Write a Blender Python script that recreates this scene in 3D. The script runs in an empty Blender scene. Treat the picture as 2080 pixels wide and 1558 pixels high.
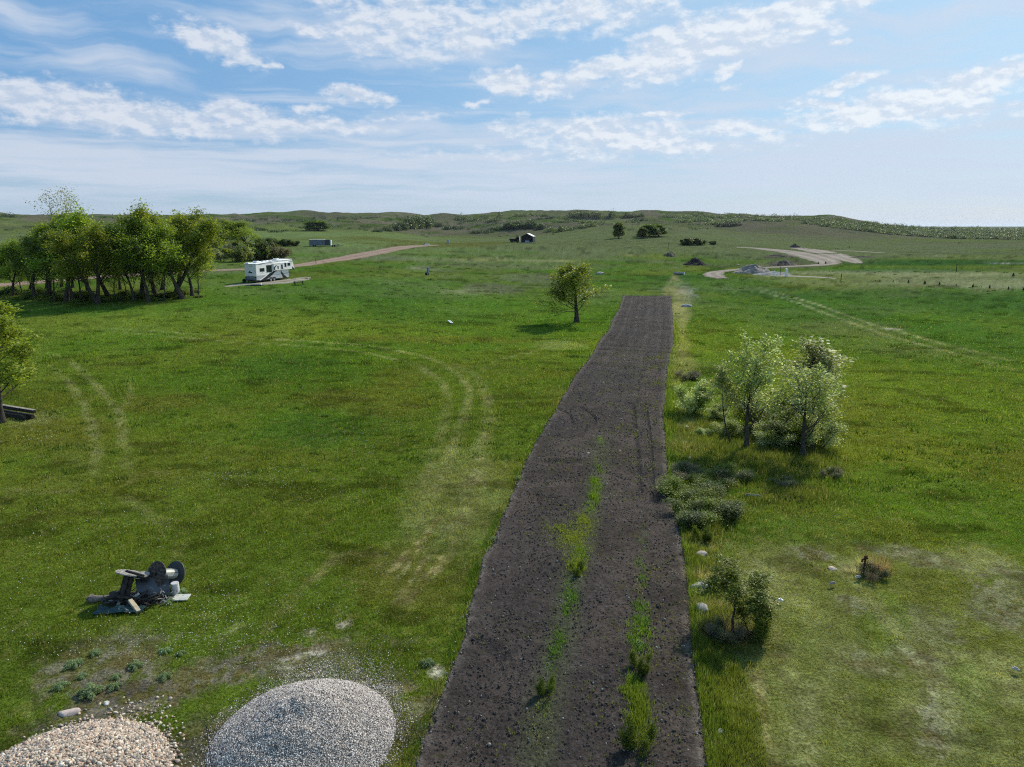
import bpy, bmesh, math, random
import numpy as np
from mathutils import Vector, Matrix
from math import radians as R, sin, cos, pi

# ------------------------------------------------------------------ camera, world, sun
SC = bpy.context.scene
COL = SC.collection
CAMZ = 13.0; PITCH = R(12.6); FPX = 1431.0       # focal length in pixels of the 2080 px wide photograph
SUN_EL = R(38.0); SUN_AZ = R(36.0)               # azimuth measured clockwise from +Y (the viewing direction)

cam_d = bpy.data.cameras.new('camera'); cam = bpy.data.objects.new('camera', cam_d); COL.objects.link(cam)
cam.location = (0, 0, CAMZ); cam.rotation_euler = (pi/2-PITCH, 0, 0)
cam_d.sensor_width = 36; cam_d.lens = FPX/2080*36; cam_d.clip_start = 0.2; cam_d.clip_end = 40000
SC.camera = cam

SC.view_settings.view_transform = 'Standard'; SC.view_settings.look = 'None'
SC.view_settings.gamma = 1; SC.view_settings.use_curve_mapping = False
SC.view_settings.exposure = 0.0
SC.render.engine = 'CYCLES'
cy = SC.cycles
cy.use_denoising = False; cy.filter_width = 1.15
try: cy.denoiser = 'OPENIMAGEDENOISE'
except Exception: pass
cy.use_adaptive_sampling = True; cy.adaptive_threshold = 0.02
cy.max_bounces = 4; cy.diffuse_bounces = 2; cy.glossy_bounces = 1; cy.transmission_bounces = 3
cy.transparent_max_bounces = 4; cy.volume_bounces = 0; cy.caustics_reflective = False; cy.caustics_refractive = False
cy.sample_clamp_indirect = 4

def photo_dir(px, py):
    cx = (px-1040)/FPX; c = (779-py)/FPX
    return np.array([cx, cos(PITCH)+c*sin(PITCH), -sin(PITCH)+c*cos(PITCH)])

class NT:
    "tiny node-tree writer"
    def __init__(s, tree): s.t = tree; s.n = tree.nodes; s.l = tree.links
    def node(s, typ, **kw):
        nd = s.n.new(typ)
        for k, v in kw.items(): setattr(nd, k, v)
        return nd
    def put(s, sock, v):
        if isinstance(v, bpy.types.NodeSocket): s.l.new(v, sock)
        elif v is not None: sock.default_value = v
    def m(s, op, a, b=None, c=None, clamp=False):
        nd = s.node('ShaderNodeMath', operation=op, use_clamp=clamp)
        s.put(nd.inputs[0], a)
        if b is not None: s.put(nd.inputs[1], b)
        if c is not None: s.put(nd.inputs[2], c)
        return nd.outputs[0]
    def vm(s, op, a, b=None):
        nd = s.node('ShaderNodeVectorMath', operation=op)
        s.put(nd.inputs[0], a)
        if b is not None: s.put(nd.inputs[1], b)
        return nd.outputs[0]
    def mix(s, f, a, b, blend='MIX'):
        nd = s.node('ShaderNodeMix', data_type='RGBA', blend_type=blend)
        s.put(nd.inputs[0], f)
        for sock, v in ((nd.inputs[6], a), (nd.inputs[7], b)):
            if isinstance(v, tuple) and len(v) == 3: v = (*v, 1)
            s.put(sock, v)
        return nd.outputs[2]
    def noise(s, vec, scale, detail=4, rough=0.5, dim='3D', dist=0.0):
        nd = s.node('ShaderNodeTexNoise', noise_dimensions=dim)
        s.put(nd.inputs['Vector'], vec); nd.inputs['Scale'].default_value = scale
        nd.inputs['Detail'].default_value = detail; nd.inputs['Roughness'].default_value = rough
        nd.inputs['Distortion'].default_value = dist
        return nd.outputs[0]
    def smooth(s, v, a, b, lo=0.0, hi=1.0):
        nd = s.node('ShaderNodeMapRange', interpolation_type='SMOOTHSTEP')
        s.put(nd.inputs[0], v); nd.inputs[1].default_value = a; nd.inputs[2].default_value = b
        nd.inputs[3].default_value = lo; nd.inputs[4].default_value = hi
        return nd.outputs[0]
    def xyz(s, x, y, z=0.0):
        nd = s.node('ShaderNodeCombineXYZ'); s.put(nd.inputs[0], x); s.put(nd.inputs[1], y); s.put(nd.inputs[2], z)
        return nd.outputs[0]
    def sep(s, v):
        nd = s.node('ShaderNodeSeparateXYZ'); s.put(nd.inputs[0], v); return nd.outputs

def build_world():
    w = bpy.data.worlds.new('World'); SC.world = w; w.use_nodes = True
    t = NT(w.node_tree); t.n.clear()
    sky = t.node('ShaderNodeTexSky', sky_type='NISHITA')
    sky.sun_disc = False; sky.sun_elevation = SUN_EL; sky.sun_rotation = SUN_AZ
    sky.altitude = 500; sky.air_density = 1.0; sky.dust_density = 1.2; sky.ozone_density = 2.5
    tc = t.node('ShaderNodeTexCoord').outputs['Generated']
    x, y, z = t.sep(tc)
    DEG = 180/pi
    u = t.m('MULTIPLY', t.m('ARCTAN2', x, y), DEG)
    v = t.m('MULTIPLY', t.m('ARCSINE', z), DEG)
    P = t.xyz(u, v)
    # domain warp
    def noise_col(vec, scale, detail):
        nd = t.node('ShaderNodeTexNoise', noise_dimensions='3D'); t.put(nd.inputs['Vector'], vec)
        nd.inputs['Scale'].default_value = scale; nd.inputs['Detail'].default_value = detail
        return nd.outputs[1]
    wv = t.vm('MULTIPLY', t.vm('SUBTRACT', noise_col(P, 0.16, 3), (0.5, 0.5, 0.5)), (7.0, 3.2, 0))
    PW = t.vm('ADD', P, wv)
    wv2 = t.vm('MULTIPLY', t.vm('SUBTRACT', noise_col(P, 0.9, 4), (0.5, 0.5, 0.5)), (2.0, 1.1, 0))
    PW2 = t.vm('ADD', P, wv2)
    def blobs(lst, vec):
        acc = None
        for (px, py, rx, ry, rot, amp) in lst:
            d = photo_dir(px, py); az = math.degrees(math.atan2(d[0], d[1])); el = math.degrees(math.asin(d[2]/np.linalg.norm(d)))
            k = 57.3/FPX
            mp = t.node('ShaderNodeMapping', vector_type='TEXTURE')
            t.put(mp.inputs[0], vec); mp.inputs[1].default_value = (az, el, 0)
            mp.inputs[2].default_value = (0, 0, R(rot)); mp.inputs[3].default_value = (rx*k, ry*k, 1)
            g = t.node('ShaderNodeTexGradient', gradient_type='SPHERICAL'); t.l.new(mp.outputs[0], g.inputs[0])
            val = t.m('MULTIPLY', g.outputs[1], amp)
            acc = val if acc is None else t.m('MAXIMUM', acc, val)
        return acc
    cumulus = [(840,40,250,100,0,1.0),(945,78,105,38,0,1.2),(690,62,80,26,8,.7),(1180,18,260,62,2,.95),(1045,40,120,60,10,.9),
        (1030,168,80,38,-8,1.2),(1112,172,55,30,30,1.15),(1200,145,150,32,18,1.2),(1370,100,190,66,14,1.25),(1500,62,150,50,8,1.1),
        (1600,26,330,34,8,1.15),(1640,58,120,26,0,.9),(1480,140,44,20,28,.95),(1478,178,28,11,0,.95),(1700,88,25,9,0,.8),
        (440,88,120,38,-18,1.1),(470,72,50,26,-20,.9),(548,132,30,10,0,.8),(620,62,60,16,-15,.7),
        (60,202,210,50,-3,1.25),(230,225,190,48,-10,1.25),(380,248,130,40,0,1.15),(480,232,110,38,-4,1.2),(625,220,50,14,10,.95),
        (600,252,230,26,-2,.9),(800,240,160,15,5,.7),(725,194,90,24,-5,1.1),(975,210,70,10,0,.7),
        (1830,212,250,44,8,1.2),(1990,170,200,34,16,1.25),(1700,214,120,17,-4,1.1),(1930,230,160,30,0,.9),(1725,168,90,17,14,1.05),(1845,163,30,8,15,.7),(2000,196,50,12,20,.8),
        (1340,233,80,9,2,.9),(1530,262,120,28,-4,.95),(1240,275,330,52,-3,.95),(1400,293,130,16,-4,.95),(1150,312,600,26,0,.5),(1370,312,60,10,0,.7),
        (330,265,420,30,0,.55)]
    B = blobs(cumulus, PW2)
    n1 = t.noise(t.vm('MULTIPLY', P, (0.75, 1.5, 1)), 0.62, 9, 0.62)
    n1b = t.noise(t.vm('MULTIPLY', t.vm('ADD', P, (0.25, 0.35, 0)), (0.75, 1.5, 1)), 0.62, 5, 0.6)
    dens = t.m('ADD', B, t.m('MULTIPLY', t.m('SUBTRACT', n1, 0.5), 1.9))
    cmask = t.m('MULTIPLY', t.smooth(dens, 0.14, 0.80), t.smooth(B, 0.02, 0.22))
    # thin high cloud: long diagonal streaks and broad veils
    streak_v = t.node('ShaderNodeMapping'); t.put(streak_v.inputs[0], PW); streak_v.inputs[2].default_value = (0, 0, R(14)); streak_v.inputs[3].default_value = (0.07, 0.55, 1)
    n2 = t.noise(streak_v.outputs[0], 1.0, 7, 0.55)
    streak_w = t.node('ShaderNodeMapping'); t.put(streak_w.inputs[0], t.vm('ADD', P, t.vm('MULTIPLY', wv, (1.0, 0.28, 0)))); streak_w.inputs[2].default_value = (0, 0, R(-3)); streak_w.inputs[3].default_value = (0.055, 0.75, 1)
    n3 = t.noise(streak_w.outputs[0], 1.0, 8, 0.6)
    veil = [(380,330,800,85,0,.9),(1100,290,760,60,-2,.8),(1750,330,700,40,2,.75),(700,60,640,110,-8,.55),(150,90,420,60,-22,.75),(1500,150,700,190,10,.75),
            (250,165,260,36,-12,.5),(2000,300,400,60,0,.5),(1000,130,500,130,-5,.5)]
    V = blobs(veil, PW)
    vm = t.m('MULTIPLY', t.smooth(t.m('ADD', V, t.m('MULTIPLY', t.m('SUBTRACT', n2, 0.5), 2.6)), 0.05, 1.05), 0.85)
    vm2 = t.m('MULTIPLY', t.smooth(t.m('ADD', t.smooth(v, 4.5, 10.5, 0.85, 0.0), t.m('MULTIPLY', t.m('SUBTRACT', n3, 0.5), 3.4)), 0.10, 1.15), 0.95)
    veilm = t.m('MULTIPLY', t.m('MINIMUM', t.m('MAXIMUM', vm, vm2), 0.95), t.smooth(v, -0.5, 3.2, 0.30, 1.0))
    # blue of the clear air, paler towards the sun and towards the horizon
    S = 0.10
    skyc = t.mix(1.0, sky.outputs[0], (S, S, S), 'MULTIPLY')
    skyc = t.mix(1.0, skyc, SKYTINT, 'MULTIPLY')
    side = t.smooth(u, -34, 40)
    deep = t.mix(side, (0.175, 0.40, 0.72), (0.43, 0.69, 0.91))
    pale = t.mix(side, (0.37, 0.56, 0.73), (0.46, 0.60, 0.76))
    skyc = t.mix(0.75, skyc, t.mix(t.smooth(v, 0.5, 8.0, 0.85, 0.0), deep, pale))
    veilc = t.mix(side, (0.60, 0.68, 0.81), (0.62, 0.72, 0.86))
    c1 = t.mix(veilm, skyc, veilc)
    lit = t.smooth(t.m('SUBTRACT', n1, n1b), -0.10, 0.10)
    cc = t.mix(lit, t.mix(side, (0.52, 0.62, 0.77), (0.66, 0.76, 0.89)), t.mix(side, (0.72, 0.77, 0.86), (0.88, 0.93, 0.98)))
    c2 = t.mix(t.m('MULTIPLY', cmask, 0.92), c1, cc)
    # warm white towards the sun, dull below the horizon
    c3 = t.mix(t.smooth(v, -2.0, -0.2), (0.20, 0.24, 0.20), c2)
    bg = t.node('ShaderNodeBackground'); t.put(bg.inputs[0], c3); bg.inputs[1].default_value = SKYSTR
    out = t.node('ShaderNodeOutputWorld'); t.l.new(bg.outputs[0], out.inputs[0])
    w.cycles.sampling_method = 'MANUAL'; w.cycles.sample_map_resolution = 256
SKYTINT = (1.0, 1.0, 1.0); SKYSTR = 1.0
build_world()

sd = bpy.data.lights.new('sun', 'SUN'); sun = bpy.data.objects.new('sun', sd); COL.objects.link(sun)
sd.energy = 4.9; sd.angle = R(1.2); sd.color = (1.0, 0.93, 0.80)
_s = Vector((sin(SUN_AZ)*cos(SUN_EL), cos(SUN_AZ)*cos(SUN_EL), sin(SUN_EL)))
sun.rotation_euler = (-_s).to_track_quat('-Z', 'Y').to_euler()
sun.location = (60, 80, 80)

# ------------------------------------------------------------------ numeric helpers
RNG = np.random.default_rng(7); random.seed(7)
_T = {}
def vnoise(x, y, seed=0):
    if seed not in _T: _T[seed] = np.random.default_rng(1000+seed).random((256, 256)).astype(np.float32)
    T = _T[seed]
    xi = np.floor(x); yi = np.floor(y); fx = x-xi; fy = y-yi
    xi = xi.astype(np.int64) & 255; yi = yi.astype(np.int64) & 255
    fx = fx*fx*(3-2*fx); fy = fy*fy*(3-2*fy); x1 = (xi+1) & 255; y1 = (yi+1) & 255
    return (T[xi, yi]*(1-fx)+T[x1, yi]*fx)*(1-fy)+(T[xi, y1]*(1-fx)+T[x1, y1]*fx)*fy
def fbm(x, y, seed=0, oct=4, gain=0.5):
    a = 1.0; s = 0.0; tot = 0.0; c, sn = cos(0.6), sin(0.6)
    for i in range(oct):
        s = s+a*vnoise(x, y, seed+i); tot += a; a *= gain
        x, y = (x*c-y*sn)*2.03+17.3, (x*sn+y*c)*2.03+9.1
    return s/tot
def sstep(v, a, b):
    t = np.clip((v-a)/(b-a), 0, 1); return t*t*(3-2*t)

# ------------------------------------------------------------------ the lie of the land
TX = np.array([-300,0,300,550,750,900,1060,1250,1400,1550,1700,1850,2080,2400.])
TAZ = np.arctan((TX-1040)/FPX/(cos(PITCH)+0.2*sin(PITCH)))
TD = np.array([30,60,100,133,180,230,300,360,450,550,750,1000,1300,1700,2500,5000,12000.])
TH = {60:[0]*14, 30:[0]*14,
 100:[.8,.8,.9,.8,.5,.2,0,0,0,0,0,0,0,0],
 133:[1.5,1.6,2,2.2,1.6,.8,.3,.1,0,0,0,0,0,0]}
TY = {180:[553,551,549,547,549,556,560,563,565,566,567,567,567,567],
 230:[530,529,528,527,529,533,536,538,540,542,543,543,543,543],
 300:[508,507,505,503,504,508,509,510,515,520,521,522,523,523],
 360:[495,495,494,490,489,496,492.5,495,500,506,508,511,512,512],
 450:[482,482,482,480,479,489,486,474,478,492,497,500,502,502],
 550:[475,475,475,474,474,483,480,459,461,480,488,493,495,495],
 750:[464,464,465,466,468,473,470,456,456,463,474,482,487,487],
 1000:[457,457,458,459,457,458,452,443,445,446,454,476,481,482],
 1300:[449,448,449,449,447,446,440,434.5,437,441,448,472,478,479],
 1700:[441,438,440,434,434,440,439,437,438,443,452,468,472,472],
 2500:[447,447,447,447,447,447,447,447,447,450,458,464,466,466],
 5000:[462]*14, 12000:[460.9]*14}
TAB = np.zeros((len(TD), len(TX)))
for i, D in enumerate(TD):
    if int(D) in TH: TAB[i] = TH[int(D)]
    else:
        yy = np.array(TY[int(D)], float); c = (779-yy)/FPX
        TAB[i] = CAMZ+D*(-sin(PITCH)+c*cos(PITCH))/((cos(PITCH)+c*sin(PITCH))/np.cos(TAZ*0+TAZ))
        # horizontal length of the ray = forward part / cos(azimuth)
def _cr(p0, p1, p2, p3, t):
    return 0.5*((2*p1)+(-p0+p2)*t+(2*p0-5*p1+4*p2-p3)*t*t+(-p0+3*p1-3*p2+p3)*t**3)
LTD = np.log(TD)
def _axis(v, k):
    v = np.clip(v, k[0], k[-1]-1e-9); i = np.clip(np.searchsorted(k, v, side='right')-1, 0, len(k)-2)
    return i, (v-k[i])/(k[i+1]-k[i])
def H(x, y, micro=True):
    x = np.asarray(x, float); y = np.asarray(y, float)
    D = np.hypot(x, y); az = np.arctan2(x, y)
    i, t = _axis(np.log(np.maximum(D, 1)), LTD); j, s = _axis(az, TAZ)
    n, m = TAB.shape; rows = []
    for di in (-1, 0, 1, 2):
        ii = np.clip(i+di, 0, n-1); c = [TAB[ii, np.clip(j+dj, 0, m-1)] for dj in (-1, 0, 1, 2)]
        rows.append(_cr(*c, s))
    h = _cr(*rows, t)
    # rolling knolls grow with distance, gentle swells near by
    a = sstep(D, 350, 1100)*(1-sstep(D, 2300, 5000))
    h = h+a*((fbm(x/210, y/210, 11, 3)-0.5)*20+(fbm(x/70, y/70, 15, 3)-0.5)*17)*(0.35+0.65*sstep(-az, -0.62, -0.30))
    h = h+sstep(D, 20, 60)*(fbm(x/28, y/28, 21, 2)-0.5)*0.35
    back = sstep(np.abs(az), 1.2, 2.2)                       # behind the camera the land is flat
    h = h*(1-back)
    if micro: h = h+(fbm(x/2.2, y/2.2, 31, 2)-0.5)*0.06
    return h

_DS = np.exp(np.linspace(math.log(8), math.log(9000), 2600))
def ground(px, py):
    "where the ray through a pixel of the photograph meets the ground"
    d = photo_dir(px, py); L = math.hypot(d[0], d[1]); ux, uy, sl = d[0]/L, d[1]/L, d[2]/L
    z = CAMZ+_DS*sl; h = H(_DS*ux, _DS*uy, False); k = np.argmax(h >= z)
    if not (h >= z).any(): k = len(_DS)-1
    if k > 0:
        a = (z[k-1]-h[k-1]); b = (h[k]-z[k]); f = a/(a+b+1e-9); D = _DS[k-1]+(_DS[k]-_DS[k-1])*f
    else: D = _DS[0]
    x, y = D*ux, D*uy
    return float(x), float(y), float(H(x, y))
def G(px, py): return np.array(ground(px, py)[:2])
def hz(x, y): return float(H(np.array([x]), np.array([y]))[0])
def gat(px, D):
    "point at distance D under column px"
    az = math.atan((px-1040)/FPX/(cos(PITCH)+0.2*sin(PITCH))); x, y = D*sin(az), D*cos(az)
    return x, y, hz(x, y)

# ------------------------------------------------------------------ object helpers
def tag(o, label=None, cat=None, group=None, kind=None):
    if label: o['label'] = label
    if cat: o['category'] = cat
    if group: o['group'] = group
    if kind: o['kind'] = kind
    return o
def empty(name, loc, rz=0, label=None, cat=None, group=None):
    o = bpy.data.objects.new(name, None); COL.objects.link(o); o.location = loc; o.rotation_euler = (0, 0, rz)
    o.empty_display_size = 0.3
    return tag(o, label, cat, group)
def mesh_np(name, V, F, mat=None, parent=None, col=None, smooth=False, mats=None, midx=None):
    "V (n,3); F array (m,k) or list of such arrays"
    me = bpy.data.meshes.new(name)
    V = np.asarray(V, np.float32).reshape(-1, 3)
    Fs = [np.asarray(f, np.int32) for f in (F if isinstance(F, list) else [F]) if len(f)]
    me.vertices.add(len(V)); me.vertices.foreach_set('co', V.ravel())
    tot = sum(f.size for f in Fs); nf = sum(len(f) for f in Fs)
    me.loops.add(tot); me.loops.foreach_set('vertex_index', np.concatenate([f.ravel() for f in Fs]))
    me.polygons.add(nf)
    ls = []; st = 0
    for f in Fs:
        ls.append(st+np.arange(len(f), dtype=np.int32)*f.shape[1]); st += f.size
    me.polygons.foreach_set('loop_start', np.concatenate(ls))
    me.polygons.foreach_set('loop_total', np.concatenate([np.full(len(f), f.shape[1], np.int32) for f in Fs]))
    if smooth: me.polygons.foreach_set('use_smooth', np.ones(nf, bool))
    for m_ in (mats or ([mat] if mat else [])): me.materials.append(m_)
    if midx is not None: me.polygons.foreach_set('material_index', np.asarray(midx, np.int32))
    if col is not None:
        a = me.color_attributes.new('Col', 'FLOAT_COLOR', 'POINT')
        c = np.ones((len(V), 4), np.float32); c[:, :3] = col; a.data.foreach_set('color', c.ravel())
    me.update(calc_edges=True)
    o = bpy.data.objects.new(name, me); COL.objects.link(o)
    if parent: o.parent = parent
    return o
def copy_tree(o, parent=None):
    c = o.copy(); COL.objects.link(c); c.parent = parent
    for ch in o.children: copy_tree(ch, c)
    return c

class MB:
    "collects shapes into one mesh"
    def __init__(s): s.v = []; s.f = []; s.n = 0
    def add(s, V, F):
        s.v.append(np.asarray(V, float)); s.f += [tuple(i+s.n for i in f) for f in F]; s.n += len(V); return s
    def box(s, x0, x1, y0, y1, z0, z1, M=None):
        V = np.array([(x, y, z) for z in (z0, z1) for y in (y0, y1) for x in (x0, x1)], float)
        if M is not None: V = np.array([list(M @ Vector(p)) for p in V])
        return s.add(V, [(0,2,3,1),(4,5,7,6),(0,1,5,4),(2,6,7,3),(0,4,6,2),(1,3,7,5)])
    def bar(s, a, b, w, h, up=(0, 0, 1)):
        a = Vector(a); b = Vector(b); d = (b-a); L = d.length; d.normalize()
        side = d.cross(Vector(up)); side = side.normalized() if side.length > 1e-5 else Vector((1, 0, 0)); u = side.cross(d)
        V = [list(p+side*(i*w/2)+u*(j*h/2)) for p in (a, b) for i, j in ((-1,-1),(1,-1),(1,1),(-1,1))]
        return s.add(V, [(0,1,2,3),(7,6,5,4),(0,4,5,1),(1,5,6,2),(2,6,7,3),(3,7,4,0)])
    def tube(s, pts, rad, n=8, caps=True):
        pts = [Vector(p) for p in pts]; rad = rad if hasattr(rad, '__len__') else [rad]*len(pts); V = []; prev = None
        for k, p in enumerate(pts):
            d = (pts[min(k+1, len(pts)-1)]-pts[max(k-1, 0)]).normalized()
            a = prev if prev is not None else (Vector((0, 0, 1)) if abs(d.z) < 0.9 else Vector((1, 0, 0)))
            b = d.cross(a).normalized(); a = b.cross(d).normalized(); prev = a
            for q in range(n):
                t = 2*pi*q/n; V.append(list(p+(a*cos(t)+b*sin(t))*rad[k]))
        F = [(k*n+q, k*n+(q+1) % n, (k+1)*n+(q+1) % n, (k+1)*n+q) for k in range(len(pts)-1) for q in range(n)]
        if caps: F += [tuple(range(n))[::-1], tuple((len(pts)-1)*n+q for q in range(n))]
        return s.add(V, F)
    def prism(s, poly, a, b, f):
        "poly in 2D extruded between a and b, f(u,v,w) -> point"
        n = len(poly); V = [f(u, v, a) for u, v in poly]+[f(u, v, b) for u, v in poly]
        F = [tuple(range(n))[::-1], tuple(range(n, 2*n))]+[(i, (i+1) % n, n+(i+1) % n, n+i) for i in range(n)]
        return s.add(V, F)
    def build(s, name, mat, parent=None, bevel=0.0, smooth=False, loc=None):
        me = bpy.data.meshes.new(name); me.from_pydata([tuple(p) for p in np.concatenate(s.v)], [], s.f)
        bm = bmesh.new(); bm.from_mesh(me); bmesh.ops.recalc_face_normals(bm, faces=bm.faces)
        if bevel: bmesh.ops.bevel(bm, geom=bm.edges[:], offset=bevel, segments=1, affect='EDGES', clamp_overlap=True)
        bm.to_mesh(me); bm.free()
        if smooth: me.polygons.foreach_set('use_smooth', np.ones(len(me.polygons), bool))
        me.materials.append(mat); o = bpy.data.objects.new(name, me); COL.objects.link(o)
        if parent: o.parent = parent
        if loc is not None: o.location = loc
        return o

# ------------------------------------------------------------------ materials
def srgb(r, g, b):
    f = lambda c: (c/255/12.92 if c/255 < .04045 else ((c/255+.055)/1.055)**2.4)
    return (f(r), f(g), f(b))
def mat_basic(name, col, rough=0.7, spec=0.3, noise=0.25, scale=4.0, metallic=0.0, bump=0.0, col2=None):
    m = bpy.data.materials.new(name); m.use_nodes = True; t = NT(m.node_tree)
    p = t.n['Principled BSDF']; co = t.node('ShaderNodeTexCoord').outputs['Object']
    n = t.noise(co, scale, 5, 0.6)
    c2 = col2 or tuple(c*(1-noise*1.6) for c in col)
    t.put(p.inputs['Base Color'], t.mix(t.smooth(n, 0.35, 0.68), tuple(min(1, c*(1+noise*0.4)) for c in col), c2))
    p.inputs['Roughness'].default_value = rough; p.inputs['Specular IOR Level'].default_value = spec; p.inputs['Metallic'].default_value = metallic
    if bump:
        b = t.node('ShaderNodeBump'); b.inputs['Strength'].default_value = bump; b.inputs['Distance'].default_value = 0.02
        t.put(b.inputs['Height'], t.noise(co, scale*5, 4, 0.6)); t.put(p.inputs['Normal'], b.outputs[0])
    return m
def mat_leaf(name, trans=0.35, spec=0.25, rough=0.5, tint=(1, 1, 1), tcol=(1.25, 1.35, 0.55)):
    m = bpy.data.materials.new(name); m.use_nodes = True; t = NT(m.node_tree)
    p = t.n['Principled BSDF']; out = t.n['Material Output']
    a = t.node('ShaderNodeAttribute', attribute_name='Col').outputs[0]
    oi = t.node('ShaderNodeObjectInfo').outputs['Random']
    c = t.mix(1.0, a, (*tint, 1), 'MULTIPLY')
    hs = t.node('ShaderNodeHueSaturation'); t.put(hs.inputs['Color'], c)
    t.put(hs.inputs['Hue'], t.m('ADD', 0.485, t.m('MULTIPLY', oi, 0.03))); t.put(hs.inputs['Value'], t.m('ADD', 0.82, t.m('MULTIPLY', oi, 0.36)))
    c = hs.outputs[0]
    t.put(p.inputs['Base Color'], c); p.inputs['Roughness'].default_value = rough; p.inputs['Specular IOR Level'].default_value = spec
    tr = t.node('ShaderNodeBsdfTranslucent'); t.put(tr.inputs[0], t.mix(1.0, c, (*tcol, 1), 'MULTIPLY'))
    mx = t.node('ShaderNodeMixShader'); mx.inputs[0].default_value = trans
    t.l.new(p.outputs[0], mx.inputs[1]); t.l.new(tr.outputs[0], mx.inputs[2]); t.l.new(mx.outputs[0], out.inputs[0])
    return m
def mat_attr(name, rough=0.95, spec=0.1, amp=0.5, scales=((9, 5), (1.3, 3)), bump=0.3, bscale=14, bdist=0.05):
    m = bpy.data.materials.new(name); m.use_nodes = True; t = NT(m.node_tree)
    p = t.n['Principled BSDF']; c = t.node('ShaderNodeAttribute', attribute_name='Col').outputs[0]
    co = t.node('ShaderNodeTexCoord').outputs['Object']
    for i, (sc, de) in enumerate(scales):
        n = t.noise(co, sc, de, 0.65); v = t.smooth(n, 0.3, 0.7, 1-amp/(i+1), 1+amp/(i+1))
        c = t.mix(1.0, c, t.xyz(v, v, v), 'MULTIPLY')
    t.put(p.inputs['Base Color'], c); p.inputs['Roughness'].default_value = rough; p.inputs['Specular IOR Level'].default_value = spec
    if bump:
        b = t.node('ShaderNodeBump'); b.inputs['Strength'].default_value = bump; b.inputs['Distance'].default_value = bdist
        t.put(b.inputs['Height'], t.noise(co, bscale, 5, 0.65)); t.put(p.inputs['Normal'], b.outputs[0])
    return m
M = dict(
 steelpale=mat_basic('pale_corrugated_metal', (0.5, 0.5, 0.5), 0.5, 0.4, 0.1, 5),
 charcoal=mat_basic('charcoal_sheet', (0.075, 0.078, 0.09), 0.5, 0.4, 0.2, 2),
 bark=mat_basic('bark', (0.075, 0.062, 0.05), 0.9, 0.1, 0.35, 6, bump=0.4),
 leaf=mat_leaf('leaves', 0.45, tint=(1.35, 1.3, 1.2), tcol=(1.35, 1.4, 0.6)), leaf_shiny=mat_leaf('shiny_leaves', 0.45, 0.25, 0.5, tint=(1.35, 1.3, 1.25), tcol=(1.3, 1.35, 0.7)),
 blade=mat_leaf('grass_blades', 0.5, 0.10, 0.6, tint=(1.45, 1.3, 1.2), tcol=(1.3, 1.3, 0.65)),
 ground=mat_attr('turf', spec=0.0, amp=0.55, scales=((11, 7), (1.6, 5)), bump=0.8, bscale=12, bdist=0.10),
 soil=mat_attr('tilled_soil', amp=0.42, scales=((14, 6), (2.2, 4)), bump=0.9, bscale=16, bdist=0.06),
 road=mat_attr('packed_dirt', amp=0.2, scales=((3, 6), (0.5, 3)), bump=0.3, bscale=6, bdist=0.05),
 stone=mat_attr('loose_stone', rough=0.8, spec=0.3, amp=0.2, scales=((30, 3),), bump=0.2, bscale=60, bdist=0.01),
 boulder=mat_basic('granite_boulder', (0.40, 0.38, 0.37), 0.85, 0.2, 0.3, 5, bump=0.6, col2=(0.24, 0.225, 0.22)),
 white=mat_basic('white_gelcoat', (0.80, 0.79, 0.77), 0.35, 0.5, 0.05, 1.5),
 cream=mat_basic('white_roof_membrane', (0.86, 0.86, 0.84), 0.6, 0.3, 0.06, 1.0),
 greyp=mat_basic('grey_panel', (0.30, 0.33, 0.36), 0.5, 0.4, 0.12, 2.0),
 black=mat_basic('black_vinyl', (0.012, 0.013, 0.016), 0.4, 0.4, 0.1, 3.0),
 glass=mat_basic('dark_window_glass', (0.010, 0.018, 0.020), 0.12, 0.6, 0.1, 2.0),
 rubber=mat_basic('tyre_rubber', (0.016, 0.016, 0.016), 0.85, 0.2, 0.1, 5),
 steel=mat_basic('galvanised_steel', (0.35, 0.38, 0.42), 0.55, 0.4, 0.2, 1.2, metallic=0.25),
 darksteel=mat_basic('dark_sheet_metal', (0.045, 0.05, 0.056), 0.5, 0.35, 0.2, 1.5),
 rust=mat_basic('rusty_iron', (0.085, 0.035, 0.02), 0.9, 0.15, 0.4, 9),
 oldwood=mat_basic('weathered_wood', (0.33, 0.31, 0.28), 0.9, 0.1, 0.3, 7, bump=0.4, col2=(0.17, 0.155, 0.14)),
 darkwood=mat_basic('dark_wet_wood', (0.055, 0.048, 0.043), 0.85, 0.15, 0.4, 7, bump=0.4),
 palewood=mat_basic('fresh_cut_lumber', (0.50, 0.41, 0.28), 0.8, 0.15, 0.18, 6),
 tarp=mat_basic('teal_tarp', (0.018, 0.050, 0.055), 0.4, 0.4, 0.3, 5, bump=0.5),
 tile=mat_basic('pale_glazed_panel', (0.52, 0.52, 0.46), 0.4, 0.4, 0.12, 4),
)
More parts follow.
